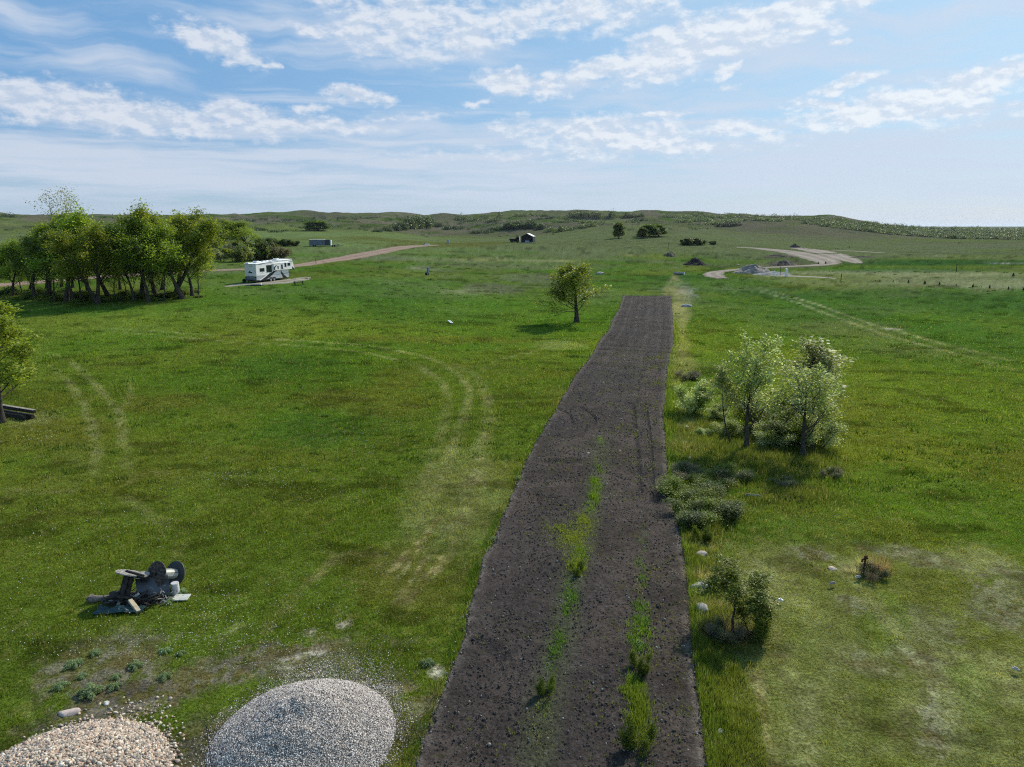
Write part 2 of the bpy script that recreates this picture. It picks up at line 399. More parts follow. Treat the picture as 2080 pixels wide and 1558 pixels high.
# ------------------------------------------------------------------ what colours the ground
def W(pts): return np.array([G(*p) for p in pts])
def poly_dist(x, y, P, width):
    "distance to polyline P for points inside its grown box; elsewhere big; also position along it 0..1"
    d = np.full(x.shape, 1e3); s = np.zeros(x.shape)
    x0, y0 = P.min(0)-width*4; x1, y1 = P.max(0)+width*4
    k = np.nonzero((x > x0) & (x < x1) & (y > y0) & (y < y1))[0]
    if not len(k): return d, s
    xx, yy = x[k], y[k]; dd = np.full(len(k), 1e3); ss = np.zeros(len(k)); L = np.hypot(*np.diff(P, axis=0).T); cum = np.concatenate([[0], np.cumsum(L)])
    for i in range(len(P)-1):
        a, b = P[i], P[i+1]; v = b-a; t = np.clip(((xx-a[0])*v[0]+(yy-a[1])*v[1])/(v@v+1e-9), 0, 1)
        q = np.hypot(xx-a[0]-t*v[0], yy-a[1]-t*v[1]); u = q < dd
        dd[u] = q[u]; ss[u] = ((cum[i]+t*L[i])/cum[-1])[u]
    d[k] = dd; s[k] = ss
    return d, s
def curve(pts, n=6):
    "Catmull-Rom through world points"
    P = np.array(pts, float); out = []
    for i in range(len(P)-1):
        p0, p1, p2, p3 = P[max(i-1, 0)], P[i], P[i+1], P[min(i+2, len(P)-1)]
        for k in range(n): out.append(_cr(p0, p1, p2, p3, k/n))
    out.append(P[-1]); return np.array(out)
def inside(x, y, P):
    c = np.zeros(x.shape, bool); n = len(P); j = n-1
    for i in range(n):
        xi, yi = P[i]; xj, yj = P[j]
        cond = ((yi > y) != (yj > y)) & (x < (xj-xi)*(y-yi)/(yj-yi+1e-12)+xi); c ^= cond; j = i
    return c

# garden strip outline (photo pixels -> ground)
SL = [(846,1558),(860,1506),(895,1418),(925,1343),(944,1291),(954,1233),(970,1187),(980,1135),(1000,1105),(1021,1050),(1040,1006),(1059,961),(1072,932),(1088,900),(1107,868),(1126,839),(1145,804),(1168,765),(1197,730),(1219,691),(1238,669),(1245,647),(1258,627),(1266,600)]
SR = [(1433,1558),(1424,1458),(1407,1337),(1399,1233),(1391,1141),(1378,1070),(1370,1054),(1357,987),(1354,929),(1350,868),(1346,842),(1352,817),(1355,759),(1361,720),(1368,701),(1368,666),(1365,624),(1364,602)]
WSL = W(SL); WSR = W(SR)
def ext(P):   # carry the strip on towards and past the camera's feet
    d = P[0]-P[3]; d = d/abs(d[1]); return np.vstack([P[0]+d*9, P[0]+d*4, P])
WSL = ext(WSL); WSR = ext(WSR)
def strip_x(y):
    return np.interp(y, WSL[:, 1], WSL[:, 0]), np.interp(y, WSR[:, 1], WSR[:, 0])
STRIP_Y1 = float((WSL[-1, 1]+WSR[-1, 1])/2); STRIP_Y0 = float(WSL[0, 1])
def strip_in(x, y, grow=0.0):
    a, b = strip_x(y); e = 0.09*(fbm(x*1.5, y*1.5, 61, 4)-0.5)+0.12*(fbm(x*9, y*9, 62, 2)-0.5)
    return np.minimum(np.minimum(x-a, b-x), STRIP_Y1-y+1.1*(fbm(x/1.3, y/1.3, 64, 3)-0.5))+e+grow        # >0 inside

C = dict(lush=(0.064,0.128,0.014), green=(0.086,0.130,0.017), olive=(0.104,0.108,0.020), dark=(0.034,0.064,0.007), straw=(0.36,0.30,0.15), deepg=(0.034,0.084,0.016), mown=(0.112,0.130,0.030), ash=(0.215,0.205,0.15),
 pale=(0.235,0.24,0.115), lime=(0.130,0.162,0.022), grey=(0.165,0.145,0.118), sand=(0.36,0.325,0.28), tan=(0.33,0.26,0.13), brown=(0.125,0.100,0.045),
 meadow=(0.130,0.175,0.050), heath=(0.108,0.106,0.068), field=(0.112,0.134,0.046), mauve=(0.120,0.104,0.078), white=(0.42,0.40,0.35))
C = {k: np.array(v) for k, v in C.items()}
# soft patches: centre, radii in photo pixels, colour, strength, raggedness
PATCH = [
 # bare and dry ground round the gravel heaps
 (330,1400,260,50,'grey',.85,1.2),(600,1345,220,42,'grey',.55,1.5),(640,1320,24,12,'sand',.9,1.2),(700,1268,26,9,'sand',.9,1.2),(630,1285,24,8,'sand',.8,1.2),(590,1345,30,10,'sand',.6,1.2),(700,1420,170,60,'grey',.6,1.2),(800,1400,60,20,'sand',.6,1.3),(560,1480,320,90,'grey',.5,1.3),
 (230,1430,200,50,'grey',.8,1.0),(885,1368,10,18,'white',.9,.9),(400,1540,120,60,'grey',.8,1),
 (200,1360,140,60,'grey',.85,1.1),(720,1500,400,110,'olive',.6,1),(880,1480,60,120,'grey',.5,1),
 # dry wheel slip on the left lawn
 (800,1150,110,60,'olive',.5,1),(940,1010,120,110,'pale',.35,1),(850,1200,140,60,'olive',.6,1),
 # mown lawn lower right
 (1800,1330,420,300,'mown',.85,.4),(1700,1150,330,60,'mown',.75,.5),(2050,1450,300,300,'mown',.8,.5),(1700,1500,260,160,'mown',.8,.5),
 (1650,1125,45,14,'ash',.8,.9),(1855,1130,90,18,'ash',.6,.9),(1870,1270,90,45,'ash',.5,1.1),(1860,1335,55,26,'ash',.95,.9),(1760,1350,60,28,'ash',.6,1.1),(1900,1440,36,80,'sand',.8,1),(1990,1150,70,40,'pale',.6,1),
 (2040,1210,60,60,'ash',.6,1),(1640,1480,30,120,'pale',.5,1),(1560,1180,60,50,'pale',.5,1),(1740,1230,40,22,'ash',.8,.9),(1930,1370,80,60,'pale',.5,1),(2040,1380,70,60,'pale',.5,1),(1800,1260,60,60,'green',.7,1),(1960,1420,60,80,'green',.6,1),(1630,1280,50,80,'green',.4,1),
 (1560,1250,200,260,'pale',.25,1),(1980,1500,200,120,'pale',.3,1),
 # lush swathes
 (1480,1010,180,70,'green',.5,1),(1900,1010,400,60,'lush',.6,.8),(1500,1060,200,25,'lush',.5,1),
 (620,600,300,40,'lush',.7,.7),(520,760,260,40,'lush',.5,1),(640,860,160,50,'lush',.5,1),(980,620,330,60,'lush',.5,.8),(330,650,420,28,'lime',.35,1),
 (1700,660,500,40,'dark',.25,1.1),(1900,612,480,24,'deepg',.85,.8),(1800,640,500,50,'lush',.6,.9),(2000,690,260,40,'deepg',.5,1.2),(1680,640,160,30,'deepg',.5,1.2),(1450,585,160,10,'deepg',.6,1.0),(1500,700,160,50,'lime',.3,1),(1450,800,90,120,'lush',.5,1),(1950,800,300,80,'green',.6,1),
 (1850,567,330,15,'pale',.55,.5),(1850,567,330,15,'lime',.35,.8),(1800,556,250,10,'pale',.7,.5),(2000,575,200,10,'pale',.6,.5),(1700,562,120,8,'lime',.6,.4),
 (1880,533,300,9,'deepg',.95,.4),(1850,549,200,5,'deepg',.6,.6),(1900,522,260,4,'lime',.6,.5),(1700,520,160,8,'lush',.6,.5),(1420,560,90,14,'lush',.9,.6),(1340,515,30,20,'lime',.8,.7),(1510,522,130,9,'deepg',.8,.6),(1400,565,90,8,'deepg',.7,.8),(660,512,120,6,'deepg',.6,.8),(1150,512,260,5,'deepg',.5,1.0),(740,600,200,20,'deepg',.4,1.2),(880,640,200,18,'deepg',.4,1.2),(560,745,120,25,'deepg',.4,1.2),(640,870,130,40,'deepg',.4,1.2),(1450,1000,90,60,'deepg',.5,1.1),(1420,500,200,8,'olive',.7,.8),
 (1100,455,420,60,'field',.0,1),
 (1180,522,50,4,'tan',1.0,.5),(1270,519,40,3,'tan',.6,.8),(1120,530,50,4,'straw',.75,.7),(1020,527,90,3,'straw',.6,.7),(860,545,30,4,'pale',.7,.6),(1100,520,200,20,'lush',.5,.9),(900,528,200,4,'pale',.4,.8),
 (1000,585,60,10,'mauve',.6,.9),(1110,565,80,12,'mauve',.5,1),(940,592,60,6,'pale',.5,1),(740,523,110,7,'heath',.6,.7),(660,517,70,7,'lush',.7,.6),(760,500,200,12,'lush',.5,.7),(430,557,80,8,'lush',.8,.6),
 (1370,575,16,36,'straw',.55,1.2),(1380,640,18,60,'straw',.35,1.3),(1385,700,16,40,'straw',.2,1.3),(1400,860,30,60,'straw',.35,1.2),(1390,590,20,20,'sand',.5,1.3),(1420,1110,30,60,'straw',.35,1.2),
 (700,478,260,14,'meadow',.95,.4),(560,470,260,10,'meadow',.5,.7),(560,448,500,9,'heath',.5,1),(1250,466,260,14,'field',.8,.6),(1350,470,180,20,'field',.8,.7),(1620,462,120,12,'heath',.9,.6),(1750,505,300,14,'field',.6,.8),
 (430,478,60,10,'heath',.8,.8),(1130,458,70,7,'mauve',.8,.6),(1350,447,60,6,'mauve',.7,.6),(920,470,180,12,'heath',.8,.7),(1580,478,120,10,'heath',.3,1),(1600,536,60,8,'mauve',.7,.8),(1690,524,60,16,'grey',.0,.8),
 (1470,545,60,8,'dark',.6,.8),(1600,528,60,9,'dark',.3,.8),(1450,575,120,10,'lush',.7,.8),(1412,546,30,6,'lime',.8,.9),(1488,547,22,4,'lime',1.0,.8),(820,490,200,6,'olive',.6,.8),
 (60,850,60,14,'pale',.5,1),(100,880,120,30,'olive',.6,1),(300,820,100,22,'olive',.6,1),(900,690,200,8,'olive',.6,.9),(1140,700,50,10,'pale',.35,1),(400,1000,420,60,'green',.5,1),(150,1150,300,120,'green',.4,1),
]
def prep_patch():
    out = []
    for (px, py, rx, ry, c, s, rag) in PATCH:
        if s <= 0: continue
        c0 = G(px, py); a = G(px-rx, py); b = G(px+rx, py); u = G(px, max(py-ry, 448)); d = G(px, py+ry)
        out.append((c0, max(np.hypot(*(b-a))/2, .3), max(np.hypot(*(u-d))/2, .3), C[c], s, rag))
    return out
# wheel tracks: photo polyline, half width m, colour, strength
TRACK = [
 ([(150,662),(300,672),(450,683),(600,692),(750,703),(850,722),(920,752),(950,790),(945,840),(925,890),(905,950),(870,1040),(800,1140),(740,1220)],.30,'pale',.75),
 ([(150,668),(300,680),(440,692),(600,702),(730,715),(820,735),(880,762),(908,800),(905,850),(890,900),(870,960),(840,1040),(770,1130)],.28,'pale',.6),
 ([(900,735),(960,760),(990,800),(985,860),(965,930),(950,1000),(900,1090),(830,1180),(800,1215)],.30,'pale',.6),
 ([(960,770),(1000,830),(990,890),(975,960),(955,1060),(900,1150),(860,1200)],.3,'straw',.25),
 ([(905,1040),(860,1090),(815,1140),(770,1190)],.13,'straw',.75),([(890,1060),(835,1140),(790,1200)],.10,'straw',.6),([(935,1090),(890,1150),(855,1190),(810,1240)],.14,'straw',.75),([(925,1120),(880,1180)],.10,'straw',.7),([(880,1120),(830,1190),(790,1240)],.10,'straw',.6),([(960,1000),(930,1080),(900,1130)],.2,'pale',.5),
 ([(700,1120),(640,1170),(590,1220),(520,1290)],.20,'straw',.45),([(500,1260),(430,1310)],.2,'pale',.4),
 ([(1130,700),(1090,712),(1020,730),(970,760)],.3,'pale',.5),([(750,660),(900,675),(1040,690),(1200,690)],.35,'olive',.6),([(700,712),(850,720),(1000,735)],.35,'olive',.6),
 ([(70,735),(110,750),(150,790),(180,850),(190,900),(193,960),(195,990)],.26,'pale',.65),
 ([(90,715),(150,740),(200,790),(235,830),(250,880),(262,930),(270,990)],.26,'pale',.75),
 ([(262,770),(265,810),(230,840),(180,860)],.22,'pale',.45),([(0,990),(100,1000),(240,990)],.2,'pale',.35),([(250,1000),(330,1060),(400,1080)],.25,'pale',.3),
 ([(0,1300),(80,1330),(140,1360)],.25,'dark',.35),
 ([(1500,580),(1600,608),(1700,645),(1800,680),(1900,708),(2000,735),(2120,770)],.32,'pale',1.1),
 ([(1525,580),(1640,612),(1740,648),(1820,672),(1920,700),(2020,725),(2140,755)],.32,'pale',1.1),
 ([(1790,668),(1815,668),(1835,672)],.4,'sand',.9),
 ([(1500,578),(1440,560)],.4,'olive',.4),
 ([(1700,1120),(1760,1200),(1800,1260),(1860,1330),(1920,1420),(1950,1560)],.32,'pale',.7),
 ([(1610,1190),(1650,1250),(1690,1330),(1720,1450),(1730,1560)],.4,'pale',.45),
 ([(1560,1200),(1590,1300),(1620,1420),(1640,1560)],.3,'pale',.4),
 ([(1700,1290),(1830,1390),(1890,1500),(1900,1570)],.5,'pale',.35),
 ([(1535,1350),(1545,1400),(1555,1470),(1570,1560)],.16,'straw',.5),
 ([(1490,1110),(1620,1095),(1800,1092),(1960,1100),(2100,1105)],.35,'dark',.5),
 ([(1372,592),(1385,640),(1380,700)],.5,'straw',.3),
 ([(610,1400),(560,1420)],.3,'sand',.3),
 ([(1480,552),(1440,556),(1450,570)],.2,'sand',.0),
 ([(1640,572),(1760,578),(1900,582),(2100,592)],1.0,'brown',.7),
 ([(1640,538),(1760,545)],.6,'brown',.0),
 ([(1670,509),(1760,511),(1850,518),(2100,523)],1.3,'pale',.55),([(1990,532),(2040,535),(2120,537)],2.2,'sand',.85),
 ([(700,556),(800,545),(880,538)],.7,'lush',.6),([(640,565),(760,558),(800,555)],.6,'lime',.5),
 ([(580,528),(640,520),(760,500),(850,492)],1.5,'tan',.0),
 ([(540,735),(590,728),(680,730)],.30,'dark',.75),([(560,765),(640,758),(700,762),(672,782)],.30,'dark',.7),([(610,830),(690,820)],.30,'dark',.7),([(380,790),(470,785)],.3,'dark',.5),([(440,770),(620,780)],.4,'olive',.5),
 ([(680,683),(760,688),(850,684)],.35,'dark',.4),([(600,675),(700,678)],.3,'dark',.4),
 ([(1370,700),(1460,712),(1560,720)],.35,'olive',.8),
]
PP = prep_patch(); TT = [(curve(W(p)), w, C[c], s) for p, w, c, s in TRACK if s > 0]
HEAPS = []            # (x, y, radius) of stone heaps, filled before the turf is grown

def ground_color(x, y):
    D = np.hypot(x, y); n = lambda s, k, o=3: fbm(x/s, y/s, k, o)
    L = lambda a, b, w: a*(1-w[:, None])+b*w[:, None]
    near = 1-sstep(D, 30, 110); far = sstep(D, 230, 420); vfar = sstep(D, 600, 1000)
    col = L(np.tile(C['green'], (len(x), 1)), C['lush'], sstep(n(16, 41), .38, .62))
    col = L(col, C['olive'], np.clip(near*.55+sstep(n(9, 47), .50, .70)*.5, 0, 1)*.75)
    col = L(col, C['lime'], sstep(n(22, 51), .52, .68)*.5); col = L(col, C['brown'], sstep(n(5, 52, 4), .60, .76)*.22*near)
    col = L(col, C['field'], far*.75); col = L(col, C['heath'], far*sstep(n(60, 53), .42, .62)*.6)
    col = L(col, C['heath'], vfar*(.25+.6*sstep(fbm(x/95, y/95, 57, 4), .38, .6)))
    col = L(col, C['meadow'], vfar*sstep(n(110, 59), .56, .68)*.6)
    edge = n(3.5, 63)*.42+n(.9, 65)*.25+n(.22, 67, 3)*.33
    for c0, rx, ry, c, s, rag in PP:
        D0 = np.hypot(*c0); uy, ux = c0/D0; dx, dy = x-c0[0], y-c0[1]; tx_ = dx*ux-dy*uy; ty_ = dx*uy+dy*ux
        k = np.nonzero((np.abs(tx_) < rx*2.2) & (np.abs(ty_) < ry*2.2))[0]
        if not len(k): continue
        r = np.hypot(tx_[k]/rx, ty_[k]/ry); e = edge[k] if ry < 25 else fbm(x[k]/22, y[k]/22, 67, 4)
        w = sstep(1.25-r+(e-.5)*2.4*rag, 0.0, 0.7)*s
        col[k] = col[k]*(1-w[:, None])+c*w[:, None]
    wob = (n(2.0, 71)-.5)*.5; brk = n(1.6, 73)*.5+n(.45, 74, 3)*.5
    for P, wd, c, s in TT:
        d, t = poly_dist(x+wob, y+wob*.6, P, wd)
        w = (1-sstep(d, wd*.2, wd*2.1))*s*np.clip(np.minimum(t, 1-t)*6, 0, 1)*1.2*(0.18+.52*sstep(brk, .40, .60))
        k = w > 0; w = np.clip(w, 0, 1); col[k] = col[k]*(1-w[k, None])+c*w[k, None]
    col = L(col, C['mauve']*1.25, vfar*sstep(fbm(x/60+40, y/60, 58, 4), .50, .62)*.7); col = L(col, C['dark']*1.5, vfar*sstep(fbm(x/45+90, y/45, 60, 4), .54, .64)*.8)
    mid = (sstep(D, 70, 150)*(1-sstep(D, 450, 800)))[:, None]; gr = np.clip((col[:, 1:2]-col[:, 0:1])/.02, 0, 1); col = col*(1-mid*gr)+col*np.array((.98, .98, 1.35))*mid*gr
    # small scale mottling: tufts, thin spots
    v = .80+.42*n(1.1, 81, 3)+.30*(n(.33, 83, 2)-.5)
    v = v*(1-.40*sstep(fbm(x/3.6, y/1.8, 85, 3), .60, .74)*(D < 400)); v = v*(.84+.32*fbm(x/9, y/9, 89, 4))
    col = col*v[:, None]
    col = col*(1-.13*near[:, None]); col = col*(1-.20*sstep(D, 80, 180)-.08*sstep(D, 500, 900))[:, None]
    bare = np.clip(1-(col[:, 1]-np.maximum(col[:, 0], col[:, 2]))/.02, 0, 1); fine = n(.28, 88, 3)
    col = L(col, C['olive']*.75, bare*near*sstep(fine, .46, .60)*.75); col = L(col, C['brown']*.8, bare*near*sstep(n(.5, 90, 3), .52, .66)*.6)
    col = L(col, C['straw'], sstep(n(.35, 87, 3), .62, .80)*.12*near)
    gg = np.clip((col[:, 1:2]-col[:, 2:3])/.04, 0, 1); col = col*(1-gg)+col*np.array((1.07, 1.09, 1.0))*gg
    return np.clip(col, 0, 1)

# ------------------------------------------------------------------ ground sheet
def build_ground():
    az = np.concatenate([np.linspace(-pi, -R(46), 40, endpoint=False), np.linspace(-R(46), R(46), 980), np.linspace(R(46), pi, 41)[1:-1]])
    # rings follow equal steps of the view angle, then grow
    a = np.linspace(math.atan(CAMZ/6.), math.atan(CAMZ/330.), 560); d1 = CAMZ/np.tan(a)
    d2 = np.exp(np.linspace(math.log(330), math.log(2600), 300))[1:]; d3 = np.exp(np.linspace(math.log(2600), math.log(26000), 24))[1:]
    D = np.concatenate([[1.5, 3.5], d1, d2, d3])
    A, DD = np.meshgrid(az, D); x = (DD*np.sin(A)).ravel(); y = (DD*np.cos(A)).ravel(); z = H(x, y)
    inside_strip = strip_in(x, y)
    z = z-0.30*sstep(inside_strip, 0.15, 0.6)
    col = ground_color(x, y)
    na, nd = len(az), len(D); idx = np.arange(na*nd).reshape(nd, na); nx = np.roll(idx, -1, axis=1)
    F = np.stack([idx[:-1], idx[1:], nx[1:], nx[:-1]], -1).reshape(-1, 4)
    # cap under the camera
    V = np.vstack([np.stack([x, y, z], 1), [[0, 0, hz(0.01, 0.01)]]]); col = np.vstack([col, [C['grey']]])
    cap = np.stack([nx[0], np.full(na, na*nd), idx[0]], -1)[:, [1, 2, 0]]
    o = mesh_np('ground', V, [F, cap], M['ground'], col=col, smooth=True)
    tag(o, kind='structure'); return o
build_ground()

# ------------------------------------------------------------------ draped sheets: roads and pads
def drape(name, pts, width, colr, lift=0.05, mat='road', ends=True, crown=0.0):
    P = curve(pts, 10); n = len(P); tg = np.gradient(P, axis=0); tg /= np.hypot(*tg.T)[:, None]+1e-9; nr = np.stack([-tg[:, 1], tg[:, 0]], 1)
    m = 13; wv = width if hasattr(width, '__len__') else [width]*len(pts); wi = np.interp(np.linspace(0, 1, n), np.linspace(0, 1, len(wv)), wv)
    u = np.linspace(-1, 1, m); rag = 1+.35*(fbm(P[:, 0]/3., P[:, 1]/3., 91, 3)-.5); rag2 = 1+.35*(fbm(P[:, 0]/3., P[:, 1]/3., 95, 3)-.5)
    X = np.where(u[None] < 0, P[:, 0, None]+nr[:, 0, None]*u*wi[:, None]*rag[:, None], P[:, 0, None]+nr[:, 0, None]*u*wi[:, None]*rag2[:, None])
    Y = np.where(u[None] < 0, P[:, 1, None]+nr[:, 1, None]*u*wi[:, None]*rag[:, None], P[:, 1, None]+nr[:, 1, None]*u*wi[:, None]*rag2[:, None])
    x, y = X.ravel(), Y.ravel(); uu = np.tile(u, n)
    z = H(x, y)+lift*(1-np.abs(uu)**6)*1.0-0.03*np.abs(uu)**6+crown*(1-uu**2)
    base = np.array(colr[0]); c2 = np.array(colr[1]); w = np.clip(fbm(x/4, y/4, 93, 4)*1.6-.4+.7*(np.abs(np.abs(uu)-.45) < .14)-.3*(np.abs(uu) > .8), 0, 1)
    col = c2*(1-w[:, None])+base*w[:, None]
    idx = np.arange(n*m).reshape(n, m); F = np.stack([idx[:-1, :-1], idx[:-1, 1:], idx[1:, 1:], idx[1:, :-1]], -1).reshape(-1, 4)
    o = mesh_np(name, np.stack([x, y, z], 1), F, M[mat], col=col, smooth=True); return tag(o, kind='structure')
RED = ((0.27,0.19,0.145),(0.19,0.13,0.095)); GRV = ((0.25,0.21,0.175),(0.14,0.118,0.09)); SND = ((0.29,0.26,0.21),(0.18,0.165,0.12))
drape('dirt_road', W([(-60,582),(40,576),(200,563),(330,555),(440,549),(520,545.5),(600,540),(650,532.5),(700,525),(760,513.5),(815,503),(850,499.5),(885,498)]), [2.4,2.4,2.4,2.4,2.4,2.4,2.6,3.4,4.4,5,4.6,4,2.5], RED, 0.07)
drape('gravel_road', W([(1495,502.5),(1540,504.5),(1600,511),(1640,519),(1668,527),(1684,534),(1668,538),(1620,540.5),(1560,543.5),(1500,547.5),(1462,551.5),(1448,556),(1453,561),(1470,566)]), [2,4.5,6,6,5,4,3.2,2.6,2.2,2.0,2.4,2.8,2.8,1.4], GRV, 0.08)
drape('gravel_yard', W([(1610,503),(1650,508),(1690,517),(1725,528),(1745,535)]), [3,6,6,4,1], GRV, 0.03)
drape('gravel_road', W([(1690,508),(1760,511.5),(1800,514)]), [2,2,1.2], GRV, 0.05)
drape('gravel_pad', W([(456,583),(490,578),(530,576),(570,573),(605,567),(625,563)]), [.4,1.8,2.8,3.0,2.6,.8], SND, 0.05)
drape('sandy_strip', W([(1535,553),(1570,558),(1610,561),(1660,563),(1700,566)]), [4,3,2,1.4,.6], SND, 0.05)

# ------------------------------------------------------------------ tilled garden strip
WEED_A = W([(1220,892),(1218,940),(1213,985),(1205,1010),(1196,1060),(1180,1105),(1166,1160),(1157,1205),(1142,1300),(1126,1350),(1112,1400),(1100,1450),(1090,1540)])
WEED_B = W([(1310,1080),(1306,1140),(1302,1200),(1300,1240),(1300,1290),(1298,1340),(1290,1400),(1292,1460),(1298,1540)])
def build_soil():
    ys = [STRIP_Y0]
    while ys[-1] < STRIP_Y1+0.3: ys.append(ys[-1]+max(0.035, 0.0019*ys[-1]+0.00004*ys[-1]**2))
    ys = np.array(ys); m = 260; a, b = strip_x(ys); u = np.linspace(0, 1, m)
    X = a[:, None]-.25+(b-a+.5)[:, None]*u; Y = np.repeat(ys[:, None], m, 1); x, y = X.ravel(), Y.ravel()
    ins = strip_in(x, y)
    rough = (fbm(x*.8, y*.8, 101, 4)-.5)*.08+(fbm(x*10, y*10, 105, 3)-.5)*.045
    lines = .012*np.sin((x-np.interp(y, ys, a))*2*pi/.75+2*fbm(x/3, y/3, 107, 2))*sstep(y, 30, 60)
    dim = np.zeros(len(x))
    # hoof and foot prints, sorted into cells for speed
    rg = np.random.default_rng(5); N = 4200; py = STRIP_Y0+(rg.random(N)**1.5)*(75-STRIP_Y0); aa, bb = strip_x(py); pxx = aa+(bb-aa)*rg.random(N); pr = rg.uniform(.035, .085, N)*(1+py*.006); pd = rg.uniform(.012, .05, N)*(rg.random(N)**.6)*np.clip((76-py)/30, 0, 1)
    row_i = np.searchsorted(ys, py)
    Z2 = dim.reshape(len(ys), m)
    for k in range(N):
        i0, i1 = np.searchsorted(ys, py[k]-pr[k]*2.2), np.searchsorted(ys, py[k]+pr[k]*2.2)
        if i1 <= i0 or row_i[k] >= len(ys): continue
        rr = row_i[k]; w_ = (b-a)[min(rr, len(a)-1)]+.5; jc = (pxx[k]-a[min(rr, len(a)-1)]+.25)/w_*(m-1); jr = int(pr[k]*2.4/w_*(m-1))+1
        j0, j1 = max(0, int(jc)-jr), min(m, int(jc)+jr+1)
        if j1 <= j0: continue
        xx = X[i0:i1, j0:j1]; yy = Y[i0:i1, j0:j1]; r2 = ((xx-pxx[k])**2+((yy-py[k])*.8)**2)/pr[k]**2
        Z2[i0:i1, j0:j1] += -pd[k]*np.exp(-r2*1.2)+pd[k]*.35*np.exp(-(np.sqrt(r2)-1.5)**2*3)
    dim = Z2.ravel()
    # wheel ruts across the strip and swing marks
    ruts = np.zeros(len(x))
    for pts, w_ in (([(1215,703),(1290,705),(1368,710)],.28),([(1210,710),(1290,713),(1366,717)],.28),([(1130,830),(1155,842),(1163,862)],.12),([(1180,828),(1205,845),(1208,862)],.12),([(1118,938),(1160,937)],.5),([(975,1305),(1012,1332)],.35),([(1285,820),(1290,870),(1300,1000)],.14),([(1310,820),(1320,900),(1325,1000)],.14)):
        d, t_ = poly_dist(x, y, curve(W(pts)), w_); ruts += (1-sstep(d, w_*.3, w_*1.4))
    ruts = np.clip(ruts, 0, 1)
    z = H(x, y)+.035+rough+lines+dim-ruts*.09-.16*sstep(-ins, -.06, .14)+.03*np.exp(-((ins-.25)/.2)**2)
    c0 = np.array((0.042,0.033,0.027)); c1 = np.array((0.066,0.052,0.043)); cp = np.array((0.20,0.17,0.145)); dk = np.array((0.034,0.029,0.028))
    w = sstep(fbm(x/1.8, y/1.8, 111, 4), .35, .65)[:, None]; col = c0*(1-w)+c1*w
    w = (sstep(fbm(x/7, y/9, 113, 3), .48, .66)*.55)[:, None]; col = col*(1-w)+dk*1.25*w
    w = ((1-sstep(ins, .05, .35))*.45*(x < (a+b)[0]/2+1e9)*sstep(fbm(x*3, y*3, 115, 3), .3, .6))[:, None]; col = col*(1-w)+cp*w
    w = (ruts*.6)[:, None]; col = col*(1-w)+dk*w
    w = (.22*sstep(y, 50, 90)*sstep(np.sin((x-np.interp(y, ys, a))*2*pi/1.6+1.5*fbm(x/4, y/12, 117, 2)), .55, .95))[:, None]; col = col*(1-w)+cp*.75*w
    sc = np.clip(1+dim*4, .6, 1.1)[:, None]*0+1
    d, t_ = poly_dist(x, y, WEED_A, .8); w = ((1-sstep(d, .2, .8))*.25)[:, None]; col = col*(1-w)+np.array((.07,.10,.03))*w
    col = col*((.8+.4*fbm(x*5, y*5, 119, 2))*(1-.16*sstep(y, 35, 80)))[:, None]*sc
    n = len(ys); idx = np.arange(n*m).reshape(n, m); F = np.stack([idx[:-1, :-1], idx[:-1, 1:], idx[1:, 1:], idx[1:, :-1]], -1).reshape(-1, 4)
    keep = (ins.reshape(n, m) > -.2); fk = keep[:-1, :-1] | keep[1:, 1:]
    o = mesh_np('soil_bed', np.stack([x, y, z], 1), F[fk.ravel()], M['soil'], col=col, smooth=True)
    return tag(o, kind='structure')
build_soil()
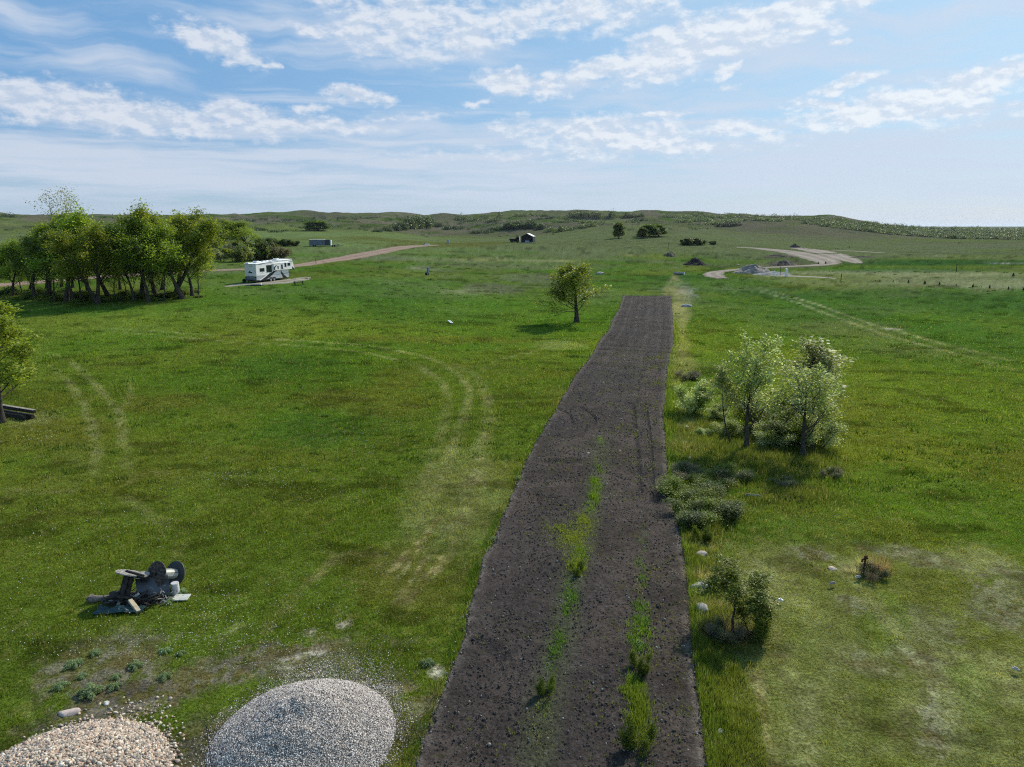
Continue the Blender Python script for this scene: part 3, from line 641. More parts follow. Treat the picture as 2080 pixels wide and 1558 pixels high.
# ------------------------------------------------------------------ plants
def leaf_quads(c, s, rg, up=0.4, ratio=0.6):
    n = len(c); nr = rg.normal(size=(n, 3)); nr[:, 2] = np.abs(nr[:, 2])+up; nr /= np.linalg.norm(nr, axis=1)[:, None]
    a = np.cross(nr, rg.normal(size=(n, 3))); a /= np.linalg.norm(a, axis=1)[:, None]+1e-9; b = np.cross(nr, a)
    s = np.broadcast_to(s, (n,))[:, None]
    V = np.stack([c+a*s, c+b*s*ratio+nr*s*.12, c-a*s, c-b*s*ratio+nr*s*.12], 1).reshape(-1, 3)
    return V, np.arange(n*4).reshape(n, 4)
def skeleton(rg, h, r0, bare=.25, kids=(9, 6, 4), ang=(45, 45, 40), ratio=(.5, .5, .5), trop=.10, wob=.18, lean=(0, 0), mains=1, spread0=.3, seg=6, upk=None, thin=.72):
    paths = []; anchors = []; nl = len(kids)
    def rec(p, d, L, r, lvl):
        n = seg if lvl < 2 else 4; pts = [p.copy()]; rad = [r]; dirs = [d.copy()]
        for k in range(n):
            d = d+rg.normal(size=3)*wob*(.5 if lvl == 0 else 1); d[2] += trop*(1 if lvl else .3); d /= np.linalg.norm(d)
            p = p+d*L/n; pts.append(p.copy()); rad.append(max(r*(1-(k+1)/n*(.75 if lvl else .8)), .004)); dirs.append(d.copy())
        paths.append((np.array(pts), np.array(rad), lvl))
        pts_a = np.array(pts)
        if lvl >= nl-1:
            for k in range(1, n+1): anchors.append((pts_a[k], lvl, k/n))
        if lvl < nl:
            t0 = bare if lvl == 0 else .22
            for i in range(kids[lvl]):
                t = t0+(1-t0)*(i+rg.random())/kids[lvl]; t = min(t, .985); k = t*n; i0 = int(k); f = k-i0
                q = pts_a[i0]*(1-f)+pts_a[min(i0+1, n)]*f; dd = dirs[min(i0+1, n)]
                an = R(ang[lvl])*(.7+.6*rg.random())*(1.15-.45*t if lvl == 0 else 1); az = rg.random()*2*pi+i*2.4
                u = np.cross(dd, [0.3, 0.1, 1.0] if abs(dd[2]) < .9 else [1., 0, 0]); u /= np.linalg.norm(u); w = np.cross(dd, u)
                nd = dd*cos(an)+(u*cos(az)+w*sin(az))*sin(an)
                sh = (1-.55*t) if lvl == 0 else (1-.4*t)
                if lvl == 0 and upk: sh = upk(t)
                rec(q, nd/np.linalg.norm(nd), L*ratio[lvl]*sh*(.8+.4*rg.random()), r*(1-t*.75)*.55*(thin if lvl == 0 else 1), lvl+1)
    for m_ in range(mains):
        az = rg.random()*2*pi; d = np.array([cos(az)*spread0*(mains > 1)+lean[0], sin(az)*spread0*(mains > 1)+lean[1], 1.0])
        rec(np.array([cos(az)*.12*(mains > 1), sin(az)*.12*(mains > 1), -.15]), d/np.linalg.norm(d), h*(.85+.15*rg.random()), r0, 0)
    return paths, anchors
def tubes(paths, minr=0.0, sides=(8, 5, 4, 3, 3), thick=1.0):
    V = []; F = []; n0 = 0
    for P, rad, lvl in paths:
        if rad[0] < minr: continue
        n = sides[min(lvl, len(sides)-1)]; m = len(P); T = np.gradient(P, axis=0); T /= np.linalg.norm(T, axis=1)[:, None]+1e-9
        ref = np.array([1., .13, 0]) if abs(T[0][2]) > .8 else np.array([0, 0, 1.]); a = np.cross(T, ref); a /= np.linalg.norm(a, axis=1)[:, None]+1e-9; b = np.cross(T, a)
        th = np.arange(n)/n*2*pi; rr = np.maximum(rad, minr*.6)[:, None, None]*thick
        if lvl == 0: rr = rr*(1+.55*np.exp(-np.arange(m)*1.6))[:, None, None]
        V.append((P[:, None]+(a[:, None]*np.cos(th)[None, :, None]+b[:, None]*np.sin(th)[None, :, None])*rr).reshape(-1, 3))
        i = np.arange(m*n).reshape(m, n); j = np.roll(i, -1, 1); F.append(np.stack([i[:-1], j[:-1], j[1:], i[1:]], -1).reshape(-1, 4)+n0); n0 += m*n
    return np.vstack(V), np.vstack(F)
GREENS = dict(lime=(0.205,0.250,0.030), mid=(0.125,0.170,0.020), deep=(0.050,0.078,0.013), silver=(0.37,0.41,0.23), olive=(0.19,0.235,0.06), grey=(0.12,0.145,0.085), bud=(0.20,0.21,0.06), twig=(0.14,0.12,0.10), dull=(0.075,0.10,0.045))
GREENS = {k: np.array(v) for k, v in GREENS.items()}
def make_tree(name, seed, h, r0, leaf=.12, per=6, jit=.25, cols=('mid', 'lime'), trunk_name='trunk', mat='leaf', minr=.012, thick=1, keep=1.0, asym=None, names=('trunk', 'crown'), squash=1, **kw):
    rg = np.random.default_rng(seed); paths, anc = skeleton(rg, h, r0, **kw)
    root = empty(name, (0, 0, 0))
    V, F = tubes(paths, minr, thick=thick)
    if squash != 1: V[:, 2] *= squash
    mesh_np(names[0], V, F, M['bark'], root, smooth=True)
    A = np.array([a[0] for a in anc]);
    if squash != 1: A[:, 2] *= squash
    cl = rg.random(len(A)); A = A[cl < keep]
    if asym is not None: A = A[asym(A, rg)]
    c = np.repeat(A, per, 0)+rg.normal(size=(len(A)*per, 3))*jit*np.array([1, 1, .8])
    c = c[c[:, 2] > .15]
    tone = np.clip((fbm(c[:, 0]*.9+50, c[:, 1]*.9+c[:, 2]*.7+50, seed+200, 2)-.5)*2.4+.5+rg.normal(size=len(c))*.18, 0, 1)[:, None]
    col = GREENS[cols[0]]*(1-tone)+GREENS[cols[1]]*tone; col = col*rg.uniform(.75, 1.25, (len(c), 1))
    LV, LF = leaf_quads(c, leaf*rg.uniform(.6, 1.25, len(c)), rg)
    mesh_np(names[1], LV, LF, M[mat], root, col=np.repeat(col, 4, 0))
    return root
def place(root, x, y, z=None, rz=0., sc=1., szc=None):
    root.location = (x, y, hz(x, y) if z is None else z); root.rotation_euler = (0, 0, rz); root.scale = (sc, sc, szc or sc); return root

def fit(t, px, py, ptop, wpx, rz=0.):
    "scale a tree so that its crown has the height and the width of the one in the photograph"
    x, y, z, h = htop(px, py, ptop); me = t.children[1].data; v = np.empty(len(me.vertices)*3, np.float32); me.vertices.foreach_get('co', v); v = v.reshape(-1, 3)
    top = np.percentile(v[:, 2], 99.6); wd = np.percentile(np.abs(v[:, :2]-np.median(v[:, :2], 0)), 97.5)*2.1; D = math.hypot(x, y, CAMZ-z-h/2)
    s = wpx*D/FPX/wd; return place(t, x, y, z, rz, s, h/top)
def htop(px, py, ptop):
    x, y, z = ground(px, py); D = math.hypot(x, y); return x, y, z, (CAMZ-z)-D*math.tan(PITCH-math.atan((779-ptop)/FPX))
# --- the three tall saplings by the right edge of the garden, airy pale leaves
def near_tree(seed, px, py, ptop, wpx, label, mul=1.0, lean=(0, 0), **kw):
    x, y, z = ground(px, py); D = math.hypot(x, y)
    h = (CAMZ-z)-D*math.tan(PITCH-math.atan((779-ptop)/FPX))
    t = make_tree('young_ash_tree', seed, h*.90, .105*mul, leaf=.068, per=2, jit=.12, cols=('olive', 'silver'), mat='leaf_shiny', minr=.005,
        kids=(17, 7, 5), ang=(40, 42, 45), ratio=(.56, .50, .5), bare=.24, trop=.10, wob=.13, keep=.8, lean=lean, **kw)
    fit(t, px, py, ptop, wpx, seed); tag(t, label, 'tree', 'pale leaved young trees beside the garden strip'); return t
near_tree(3, 1517, 912, 682, 112, 'left tree of the airy pale-leaved clump right of the garden strip', lean=(.02, 0))
near_tree(14, 1600, 832, 680, 100, 'rearmost and darkest tree of the airy clump right of the garden strip, upper trunk forked', mul=1.0)
near_tree(23, 1634, 928, 735, 140, 'right-hand front tree of the airy clump, with the widest brightest crown', mul=1.1, upk=lambda t: 1.35-.6*t)
x, y, z = ground(1507, 908)
t = make_tree('young_ash_tree', 31, 5.0, .06, leaf=.062, per=5, jit=.11, cols=('olive', 'silver'), mat='leaf_shiny', minr=.006, kids=(11, 6, 4), ang=(40, 45, 45), ratio=(.5, .5, .5), bare=.4, trop=.08, wob=.12, keep=.5, lean=(-.42, .1))
place(t, x-.5, y+.3, z); tag(t, 'slender stem leaning left out of the airy clump right of the garden strip', 'tree', 'pale leaved young trees beside the garden strip')
# tree cut by the left edge
x, y, z = ground(5, 858)
t = make_tree('young_ash_tree', 41, 6.6, .12, leaf=.075, per=7, jit=.15, cols=('mid', 'lime'), mat='leaf_shiny', minr=.006, kids=(14, 8, 5), ang=(50, 45, 45), ratio=(.5, .48, .5), bare=.26, trop=.06, wob=.14, keep=.75)
fit(t, 5, 858, 603, 135, 1.0); tag(t, 'yellow-green tree cut off by the left edge beside the dark beams', 'tree')
# the lone tree on the lawn
x, y, z = ground(1172, 655)
t = make_tree('lone_tree', 58, 5.4, .19, leaf=.085, per=3, jit=.17, cols=('mid', 'lime'), minr=.012, kids=(34, 8, 4), ang=(64, 36, 36), ratio=(.46, .46, .5), bare=.24, trop=.14, wob=.07, keep=.7, upk=lambda t: .75+.5*math.sin(3.1*t)-.25*t, seg=6, thin=.5)
fit(t, 1172, 655, 543, 80, .4); tag(t, 'lone round-crowned tree on the lawn left of the garden, with its shadow to the left', 'tree')

# --- the grove on the left
def gk(**k): return dict(dict(leaf=.15, per=7, jit=.45, minr=.03, kids=(15, 6, 4), ratio=(.50, .52, .5), ang=(50, 45, 42), bare=.20, trop=.10, wob=.16, keep=.72), **k)
GP = [make_tree('grove_tree', 101, 12, .26, **gk(cols=('mid', 'lime'), lean=(.10, 0))),
      make_tree('grove_tree', 102, 12, .30, **gk(cols=('deep', 'lime'), bare=.22, mains=2, spread0=.28)),
      make_tree('grove_tree', 103, 12, .22, **gk(cols=('deep', 'mid'), ang=(40, 42, 42), keep=.6)),
      make_tree('grove_tree', 104, 12, .32, **gk(cols=('mid', 'lime'), mains=2, spread0=.45, bare=.35, ratio=(.58, .5, .5))),
      make_tree('grove_tree', 105, 12, .16, **gk(cols=('twig', 'olive'), keep=.16, per=3, jit=.3, ang=(24, 28, 34), leaf=.10, minr=.04)),
      make_tree('grove_tree', 106, 12, .16, **gk(cols=('deep', 'olive'), kids=(10, 5, 3), ang=(35, 40, 42), keep=.5, per=5, bare=.2))]
GROVE = [  # proto, base px, base py, top py, label
 (0,26,600,492,'leafy tree at the far left end of the grove, crown cut by the frame edge'),
 (5,45,600,520,'thin crooked stem second from the left end of the grove'),
 (2,72,607,470,'dark leaning tree under the tall mass at the left of the grove'),
 (1,100,604,452,'broad tree under the highest left part of the grove'),
 (5,112,613,500,'slim dark trunk at the front of the grove below the tallest crowns'),
 (0,135,612,450,'tall crown at the top left of the grove, bright green summit'),
 (2,150,613,480,'upright dark trunk in the crowded left half of the grove'),
 (5,165,612,500,'thin pale stem in the crowded left half of the grove'),
 (3,200,617,462,'thick front trunk with bright lime foliage in the middle of the left grove'),
 (1,221,600,472,'thick leaning forked trunk right of the thick front trunk'),
 (5,234,610,535,'small crooked sapling with a bushy head in the opening of the grove'),
 (5,257,601,530,'thin stem standing in the sunlit opening of the grove'),
 (2,271,611,488,'dark trunk at the right side of the sunlit opening'),
 (0,289,603,442,'tree with a rounded bright crown top left of the grove\'s second summit'),
 (2,302,613,470,'straight front trunk in the right half of the grove'),
 (5,310,609,540,'short dark stem just right of the straight front trunk'),
 (1,319,600,462,'dark forked trunk behind the right half of the grove'),
 (5,335,611,530,'very thin straight sapling at the front of the right half of the grove'),
 (3,352,602,438,'tall tree carrying the highest right-hand crown of the grove'),
 (3,374,607,455,'big forked tree at the right end of the grove with a long low limb'),
 (0,391,601,478,'slim trunk second from the right end of the grove'),
 (5,404,602,520,'thin straight trunk at the very right end of the grove'),
 (4,95,585,424,'nearly leafless pale treetop rising above the left of the grove'),
 (4,125,583,419,'tallest sparse pale treetop rising above the left of the grove'),
 (4,148,584,424,'rightmost of the nearly leafless treetops above the left of the grove'),
 (1,60,590,470,'tree deep inside the left end of the grove'),
 (0,180,590,455,'tree deep inside the grove behind the thick front trunk'),
 (2,245,588,478,'tree deep inside the grove behind the sunlit opening'),
 (0,330,588,455,'tree deep inside the right half of the grove'),
 (0,-10,598,495,'tree cut by the left frame edge at the end of the grove')]
used = {}
def use(lst, i):
    if i not in used.setdefault(id(lst), set()): used[id(lst)].add(i); return lst[i]
    return copy_tree(lst[i])
HN = {}
def crown_top(o):
    k = o.name.split('.')[0]+str(len(o.children[0].data.vertices))
    if k not in HN:
        z = np.empty(len(o.children[1].data.vertices)*3, np.float32); o.children[1].data.vertices.foreach_get('co', z); HN[k] = float(np.percentile(z[2::3], 99.7))
    return HN[k]
rg = np.random.default_rng(9)
for gi, (k, px, py, pt, lab) in enumerate(GROVE):
    x, y, z, h = htop(px, py, pt); t = use(GP, k); s = h/crown_top(t)
    w = max(s, .72) if k not in (5,) else max(s, .5)
    place(t, x, y, z-.05, rz=rg.random()*6.28, sc=w*1.12, szc=s); tag(t, lab, 'tree', 'trees of the grove on the left')
# two trees and the willow scrub behind the trailer home
for px, py, pt, k, lab in ((446,513,458,3,'round tree standing just right of the grove above the scrub'),(518,512,450,3,'spreading dark-limbed tree standing in the scrub behind the trailer home'),
                           (470,505,478,0,'small leafy tree between the two spreading trees behind the scrub')):
    x, y, z, h = htop(px, py, pt); t = use(GP, k); fit(t, px, py, pt, {446: 62, 518: 84}.get(px, 40), px*.7); tag(t, lab, 'tree', 'trees behind the white trailer home')

def make_bush(name, seed, h, cols, per=8, leaf=.12, keep=.9, jit=.3, mat='leaf', mains=7, spread=.7, minr=.012):
    return make_tree(name, seed, h, .04, leaf=leaf, per=per, jit=jit, cols=cols, mains=mains, spread0=spread, kids=(6, 4), ang=(35, 40), ratio=(.5, .5), bare=.12, trop=.05, wob=.16, keep=keep, minr=minr, seg=4, names=('stems', 'foliage'), mat=mat)
FT = make_tree('slope_tree', 120, 9, .2, leaf=.30, per=6, jit=.6, cols=('deep', 'mid'), minr=.05, kids=(16, 6, 4), ratio=(.42, .5, .5), ang=(50, 45, 42), bare=.06, trop=.12, wob=.14, keep=.9)
BP = [make_bush('willow_bush', 201, 3.6, ('grey', 'silver'), leaf=.16), make_bush('willow_bush', 202, 3.4, ('dull', 'lime'), leaf=.16),
      make_bush('willow_bush', 203, 3.0, ('twig', 'grey'), leaf=.13, keep=.8), make_bush('willow_bush', 204, 2.6, ('deep', 'dull'), leaf=.16)]
for k, px, py, pt, lab in ((0,452,531,508,'grey-green willow bush at the left end of the scrub row'),(1,476,532,504,'yellow-green willow bush, second from the left in the scrub row'),
    (0,500,530,506,'silvery willow bush behind the rear of the trailer home'),(1,520,529,504,'bright willow bush behind the roof of the trailer home'),(3,540,528,500,'dark bush at the middle of the scrub row'),
    (2,552,527,504,'brownish twiggy bush near the right end of the scrub row'),(2,574,526,507,'bare grey twiggy bush at the right end of the scrub row'),
    (3,494,513,496,'dark low bush under the spreading tree'),(3,538,505,488,'dark green bush right of the spreading tree'),(3,566,500,488,'left bush of the dark hedge beyond the scrub'),(3,584,500,489,'middle bush of the dark hedge beyond the scrub'),(3,600,500,491,'right low bush of the dark hedge beyond the scrub'),
    (2,468,516,500,'grey twiggy bush below the round tree')):
    x, y, z, h = htop(px, py, pt); t = use(BP, k); s = h/crown_top(t); place(t, x, y, z, rz=px*.3, sc=s*1.25, szc=s*1.05); tag(t, lab, 'bush', 'scrub behind the white trailer home')

# --- shrubs beside the garden strip
NB = [make_bush('dark_shrub', 301, 1.4, ('mid', 'dull'), leaf=.034, per=20, jit=.16, mains=10, spread=1.1, minr=.006),
      make_bush('leafy_shrub', 302, 1.6, ('mid', 'silver'), leaf=.045, per=12, jit=.15, mains=7, spread=.6, minr=.006, mat='leaf_shiny'),
      make_bush('twiggy_shrub', 303, 1.3, ('twig', 'dull'), leaf=.04, per=8, jit=.14, mains=10, spread=.9, minr=.005),
      make_bush('weed_bush', 304, 1.0, ('deep', 'mid'), leaf=.035, per=9, jit=.10, mains=7, spread=.8, minr=.004)]
for k, px, py, h, sp, lab in ((0,1412,1052,.6,1.9,'lowest dark shrub of the thicket at the garden edge'),(0,1448,1040,.65,1.7,'dark shrub at the right of the low thicket, in tree shade'),(0,1400,1010,.65,1.8,'dark shrub at the middle of the thicket against the soil edge'),
    (0,1450,985,.5,1.9,'shaded shrub behind the low thicket'),(2,1398,968,.5,1.7,'brownish twiggy shrub at the top of the low thicket'),(0,1490,968,.4,2.0,'dark shrub in the shade below the left tree'),
    (1,1405,838,1.9,.75,'small upright dark-stemmed bush left of the airy trees'),(2,1396,770,.6,1.5,'grey twiggy bush at the soil edge above the upright bush'),(1,1455,850,.8,1.2,'leafy bush left of the left airy tree'),
    (1,1480,885,.9,1.1,'leafy bush at the foot of the left airy tree'),(1,1560,905,1.1,1.3,'dense leafy bush between the two front trees'),(0,1575,870,1.7,1.2,'dark bush in the middle of the airy clump'),
    (1,1660,910,1.6,1.0,'leafy bush behind the right front tree'),(0,1600,895,1.3,1.2,'dark undergrowth bush by the right front tree'),(1,1430,885,.4,1.5,'low leafy bush at the left foot of the clump'),
    (2,1590,985,.35,1.6,'low brown bush in the shade below the clump'),(2,1690,968,.4,1.2,'pale twiggy bush right of the tree shadow'),(3,1535,1290,1.0,.6,'bushy sucker at the foot of the small leafy sapling'),
    (2,1470,1294,.45,1.1,'brown twiggy tangle at the foot of the small leafy sapling'),(2,1775,1172,.42,1.1,'dark dry tuft beside the rusty hydrant'),(3,1428,1098,.6,.6,'small lime-leaved seedling above the pink stone'),(3,1112,1412,.50,.5,'small reddish-green bush standing alone in the soil'),
    (3,1302,1362,.55,.6,'dark leafy bush in the right weed row'),(3,1300,1525,.7,.55,'dark potato-like plant at the lowest end of the right weed row'),(3,1172,1165,.45,.6,'rounded weed bush in the middle weed row')):
    x, y, z = ground(px, py); t = use(NB, k); s = h/crown_top(t); place(t, x, y, z-.02, rz=px*.9, sc=s*sp, szc=s); tag(t, lab, 'shrub')
x, y, z = ground(1490, 1288)
t = make_tree('leafy_sapling', 77, 2.35, .035, leaf=.036, per=8, jit=.075, cols=('mid', 'olive'), mat='leaf_shiny', minr=.004, kids=(13, 6, 3), ang=(60, 45, 45), ratio=(.62, .5, .45), bare=.30, trop=.10, wob=.13, keep=.9, upk=lambda t: 1.1-.5*t)
fit(t, 1490, 1288, 1135, 98, 2.2); tag(t, 'small leafy sapling beside the boulders at the right edge of the soil', 'sapling')

# --- trees standing on the green slope in the distance
for k, px, py, pt, w, lab in ((2,1257,484,459,.75,'single narrow tree on the green slope beyond the garden'),(2,1304,484,467,.7,'smallest left tree of the trio on the green slope'),(0,1319,481,461,1.35,'middle tree of the trio on the green slope'),(2,1338,480,461,1.05,'right tree of the trio on the green slope')):
    t = FT if px == 1257 else copy_tree(FT); fit(t, px, py, pt, 20*w, px); tag(t, lab, 'tree', 'trees on the distant green slope')
for i, (px, py, pt, w) in enumerate(((1392,497,488,1.2),(1405,498,486,1.5),(1424,498,489,1.4),(1450,497,490,1.4))):
    x, y, z, h = htop(px, py, pt); t = copy_tree(BP[3]); s = h/crown_top(t); place(t, x, y, z, rz=px, sc=s*w*1.1, szc=s)
    tag(t, ['leftmost bush of the dark low row on the slope above the soil heap', 'tallest bush of the dark low row on the slope', 'third bush of the dark low row on the slope', 'separate dark bush right of the low row on the slope'][i], 'bush', 'dark bushes on the slope')
x, y, z, h = htop(645, 469, 453); t = copy_tree(FT); fit(t, 645, 469, 453, 32, 1); tag(t, 'solitary dark dense tree at the far edge of the pale meadow', 'tree')

# --- far thickets: each reads as one mass of leaves
def thicket(name, label, items, cols, seed, cat='thicket', dens=1.0, trunks=False):
    "items: (px, base py, height px, half width px)"
    rg = np.random.default_rng(seed); Cs = []; S = []; K = []; Q = []
    for (px, py, hp, wp) in items:
        x, y, z = ground(px, py); D = math.hypot(x, y); k = D/FPX; h = hp*k; w = wp*k; tx, ty = y/D, -x/D
        nc = max(3, int(wp*1.3*dens)+2)
        for q in range(nc):
            o = rg.uniform(-1, 1); dpt = rg.normal()*max(w, h)*.5; bx = x+tx*o*w+x/D*dpt; by = y+ty*o*w+y/D*dpt; bz = hz(bx, by)
            hh = 1.35*h*(1-.45*o*o)*rg.uniform(.6, 1.08); rr = max(hh*.55, min(w*.5, h*.9)); n = int(26*dens*max(1, hp/9))
            p = rg.normal(size=(n, 3)); p /= np.linalg.norm(p, axis=1)[:, None]; p *= rg.uniform(.55, 1.0, (n, 1))
            p = p*np.array([rr, rr, hh*.5])+np.array([bx, by, bz+hh*.47])+rg.normal(size=(n, 3))*.12*hh
            Cs.append(p); S.append(np.full(n, max(.5*k*.9, .25*rr*.8)*.95)); K.append(np.tile(rg.random()**1.3, n)); Q.append(np.full(n, rg.uniform(.55, 1.35)))
    c = np.vstack(Cs); s = np.concatenate(S)*rg.uniform(.6, 1.3, len(c)); tn = np.clip(np.concatenate(K)+rg.normal(size=len(c))*.08, 0, 1)[:, None]
    col = GREENS[cols[0]]*(1-tn)+GREENS[cols[1]]*tn
    V, F = leaf_quads(c, s, rg, up=.8, ratio=.75); o = mesh_np(name, V, F, M['leaf'], col=np.repeat(col*rg.uniform(.88, 1.12, (len(c), 1))*np.concatenate(Q)[:, None], 4, 0))
    return tag(o, label, cat, kind='stuff')
GREENS['far'] = np.array((0.045,0.075,0.028)); GREENS['farpale'] = np.array((0.095,0.125,0.050)); GREENS['fardark'] = np.array((0.022,0.038,0.018))
thicket('hillside_thicket', 'wedge of green trees climbing right from the end of the pale meadow', [(765,471,6,9),(785,469,8,10),(803,468,11,9),(818,467,14,9),(832,465,17,10),(848,463,17,9),(862,461,16,9),(876,459,12,7)], ('far', 'farpale'), 401, dens=1.6)
thicket('hillside_thicket', 'dark bushes in the hollow left of the black shed', [(914,466,7,12),(932,466,5,8),(951,467,4,4),(962,474,6,10),(985,473,5,16),(1005,466,5,10),(890,460,5,8)], ('fardark', 'far'), 402, dens=1.3)
thicket('hillside_thicket', 'large dark tree mass directly above the black shed', [(1035,465,12,12),(1052,465,13,10),(1066,464,10,8),(1080,463,13,8),(1098,466,10,9),(1012,467,6,12)], ('fardark', 'farpale'), 403, dens=1.6)
thicket('hillside_thicket', 'pale bushes right of the shed spreading along the foot of the slope', [(1120,471,8,12),(1138,471,9,12),(1155,468,6,10),(1178,463,5,12),(1200,460,6,12),(1218,457,5,8),(1165,450,4,10),(1190,452,4,12),(1205,454,4,8)], ('far', 'farpale'), 404, dens=1.4)
thicket('ridge_trees', 'row of small trees along the skyline above the shed', [(936,447,8,10),(948,447,6,8),(976,444,7,3),(985,444,7,2.5),(990,444,7,2),(1012,445,10,4),(1038,443,4,3),(960,449,6,20),(1000,450,5,16)], ('far', 'farpale'), 405, dens=1.2)
thicket('ridge_trees', 'pale band of trees on the skyline left of the highest hill', [(1050,440,6,8),(1065,440,6,8),(1080,439,6,8),(1096,438,6,9),(1108,439,5,6)], ('farpale', 'farpale'), 406, dens=1.5)
thicket('ridge_trees', 'dark bush row on the highest hill in the middle', [(1100,446,4,10),(1118,444,4,8),(1160,441,8,7),(1175,441,9,8),(1190,441,8,8),(1205,440,8,7),(1216,441,8,5),(1145,452,3,8),(1170,432,3,3)], ('fardark', 'far'), 407, dens=1.4)
thicket('ridge_trees', 'two round tree clumps on the skyline above the green slope', [(1243,440,9,6),(1255,441,4,6),(1273,442,9,8),(1285,441,6,8),(1300,441,6,9),(1288,448,4,8)], ('fardark', 'farpale'), 408, dens=1.5)
thicket('hillside_thicket', 'brushy ground with bushes on the right shoulder of the skyline', [(1355,442,5,8),(1375,443,5,12),(1395,443,6,10),(1378,450,6,8),(1392,452,6,10),(1410,450,5,9),(1445,443,6,9),(1465,443,5,9),(1485,444,5,8),(1430,449,6,16),(1470,451,5,16),(1500,449,5,14),(1525,446,7,6),(1540,447,5,10),(1558,448,5,10),(1450,456,5,14),(1600,447,4,10),(1622,447,5,6),(1575,449,4,12)], ('far', 'farpale'), 409, dens=1.2)
thicket('hillside_thicket', 'very dark bush patch on the right of the slope crest', [(1463,460,5,8),(1478,460,7,8),(1492,459,7,7),(1502,458,5,4)], ('fardark', 'fardark'), 410, dens=1.6)
thicket('ridge_trees', 'three thin poles of trees standing up on the right skyline', [(1414,441,9,1.6),(1424,441,9,1.2),(1429,441,9,1.2),(1476,441,7,1.5)], ('far', 'far'), 411, dens=1.2)
thicket('hillside_thicket', 'scattered dark shrubs dotting the far hills on the left', [(20,441,6,8),(470,451,5,3),(505,463,4,14),(530,468,5,12),(560,472,5,14),(590,470,4,14),(536,446,3,6),(592,447,4,5),(606,448,3,6),(480,462,4,10),(700,447,2.5,14),(760,442,2.5,6),(650,456,3,10),(720,452,2.5,12),(620,462,3,8),(60,462,3,8),(20,468,3,6),(680,462,3,14),(740,461,3,12),(375,441,3,3),(395,440,3,3),(210,442,3,4)], ('fardark', 'far'), 412, dens=1.0)
def wood_items():
    rg = np.random.default_rng(44); out = []
    for row in range(6):
        for px in np.arange(1640, 2110, 8.):
            base = np.interp(px, [1640,1700,1780,1850,1950,2110], [454,463,473,479.5,484.5,488]); top = np.interp(px, [1640,1700,1780,1850,1950,2110], [449,452,460,467,471,475])
            f = row/4; out.append((px+rg.uniform(-4, 4), base+(top-base)*f*.95, rg.uniform(3.2, 6.5)*(.8 if px < 1700 else 1), rg.uniform(5, 9)))
    return out
thicket('far_woodland', 'long belt of woodland running to the right edge below the horizon', wood_items(), ('far', 'farpale'), 413, cat='woodland', dens=1.2)
def scatter(n, x0, x1, y0, y1, s1, s2, seed):
    rg = np.random.default_rng(seed); out = []
    while len(out) < n:
        px, py = rg.uniform(x0, x1), rg.uniform(y0, y1); x, y, z = ground(px, py)
        if math.hypot(x, y) > 2200: continue
        if fbm(np.array([x/110.]), np.array([y/110.]), 97, 3)[0] < .52: continue
        h = rg.uniform(s1, s2)*.6; out.append((px, py, h, h*rg.uniform(.8, 2.4)))
    return out
thicket('hillside_scrub', 'fine scrub speckling the far hills in the middle', scatter(170, 700, 1560, 441, 468, 3, 7, 71), ('fardark', 'far'), 416, dens=.8)
thicket('hillside_scrub', 'fine scrub speckling the brown hills on the left', scatter(110, 380, 760, 441, 466, 2, 6, 72), ('fardark', 'far'), 417, dens=.8)
thicket('ridge_trees', 'small trees along the skyline ridge on the right', [(px, 441+max(0, px-1560)*.05, random.uniform(3, 7), random.uniform(2, 7)) for px in range(1340, 1720, 11)], ('fardark', 'farpale'), 418, dens=1.2)
thicket('hillside_thicket', 'low bushes dotted on the far grassland at middle left', [(860,478,3,4),(866,482,2.5,4),(872,476,2.5,2),(1015,481,2.5,3),(1030,479,2,3),(745,469,3,5),(1110,475,4,3),(1122,478,3,3),(1700,505,1.5,3),(1950,495,2,5)], ('fardark', 'far'), 414)
thicket('undergrowth', 'shadowy brush and tall weeds under the grove on the left', [(x_, 613-abs(x_-200)*.03+rg.uniform(-14, 2), rg.uniform(3, 10), rg.uniform(7, 12)) for x_ in list(range(0, 410, 11))+list(range(60, 180, 9))], ('mid', 'dull'), 415, cat='undergrowth', dens=2.0)
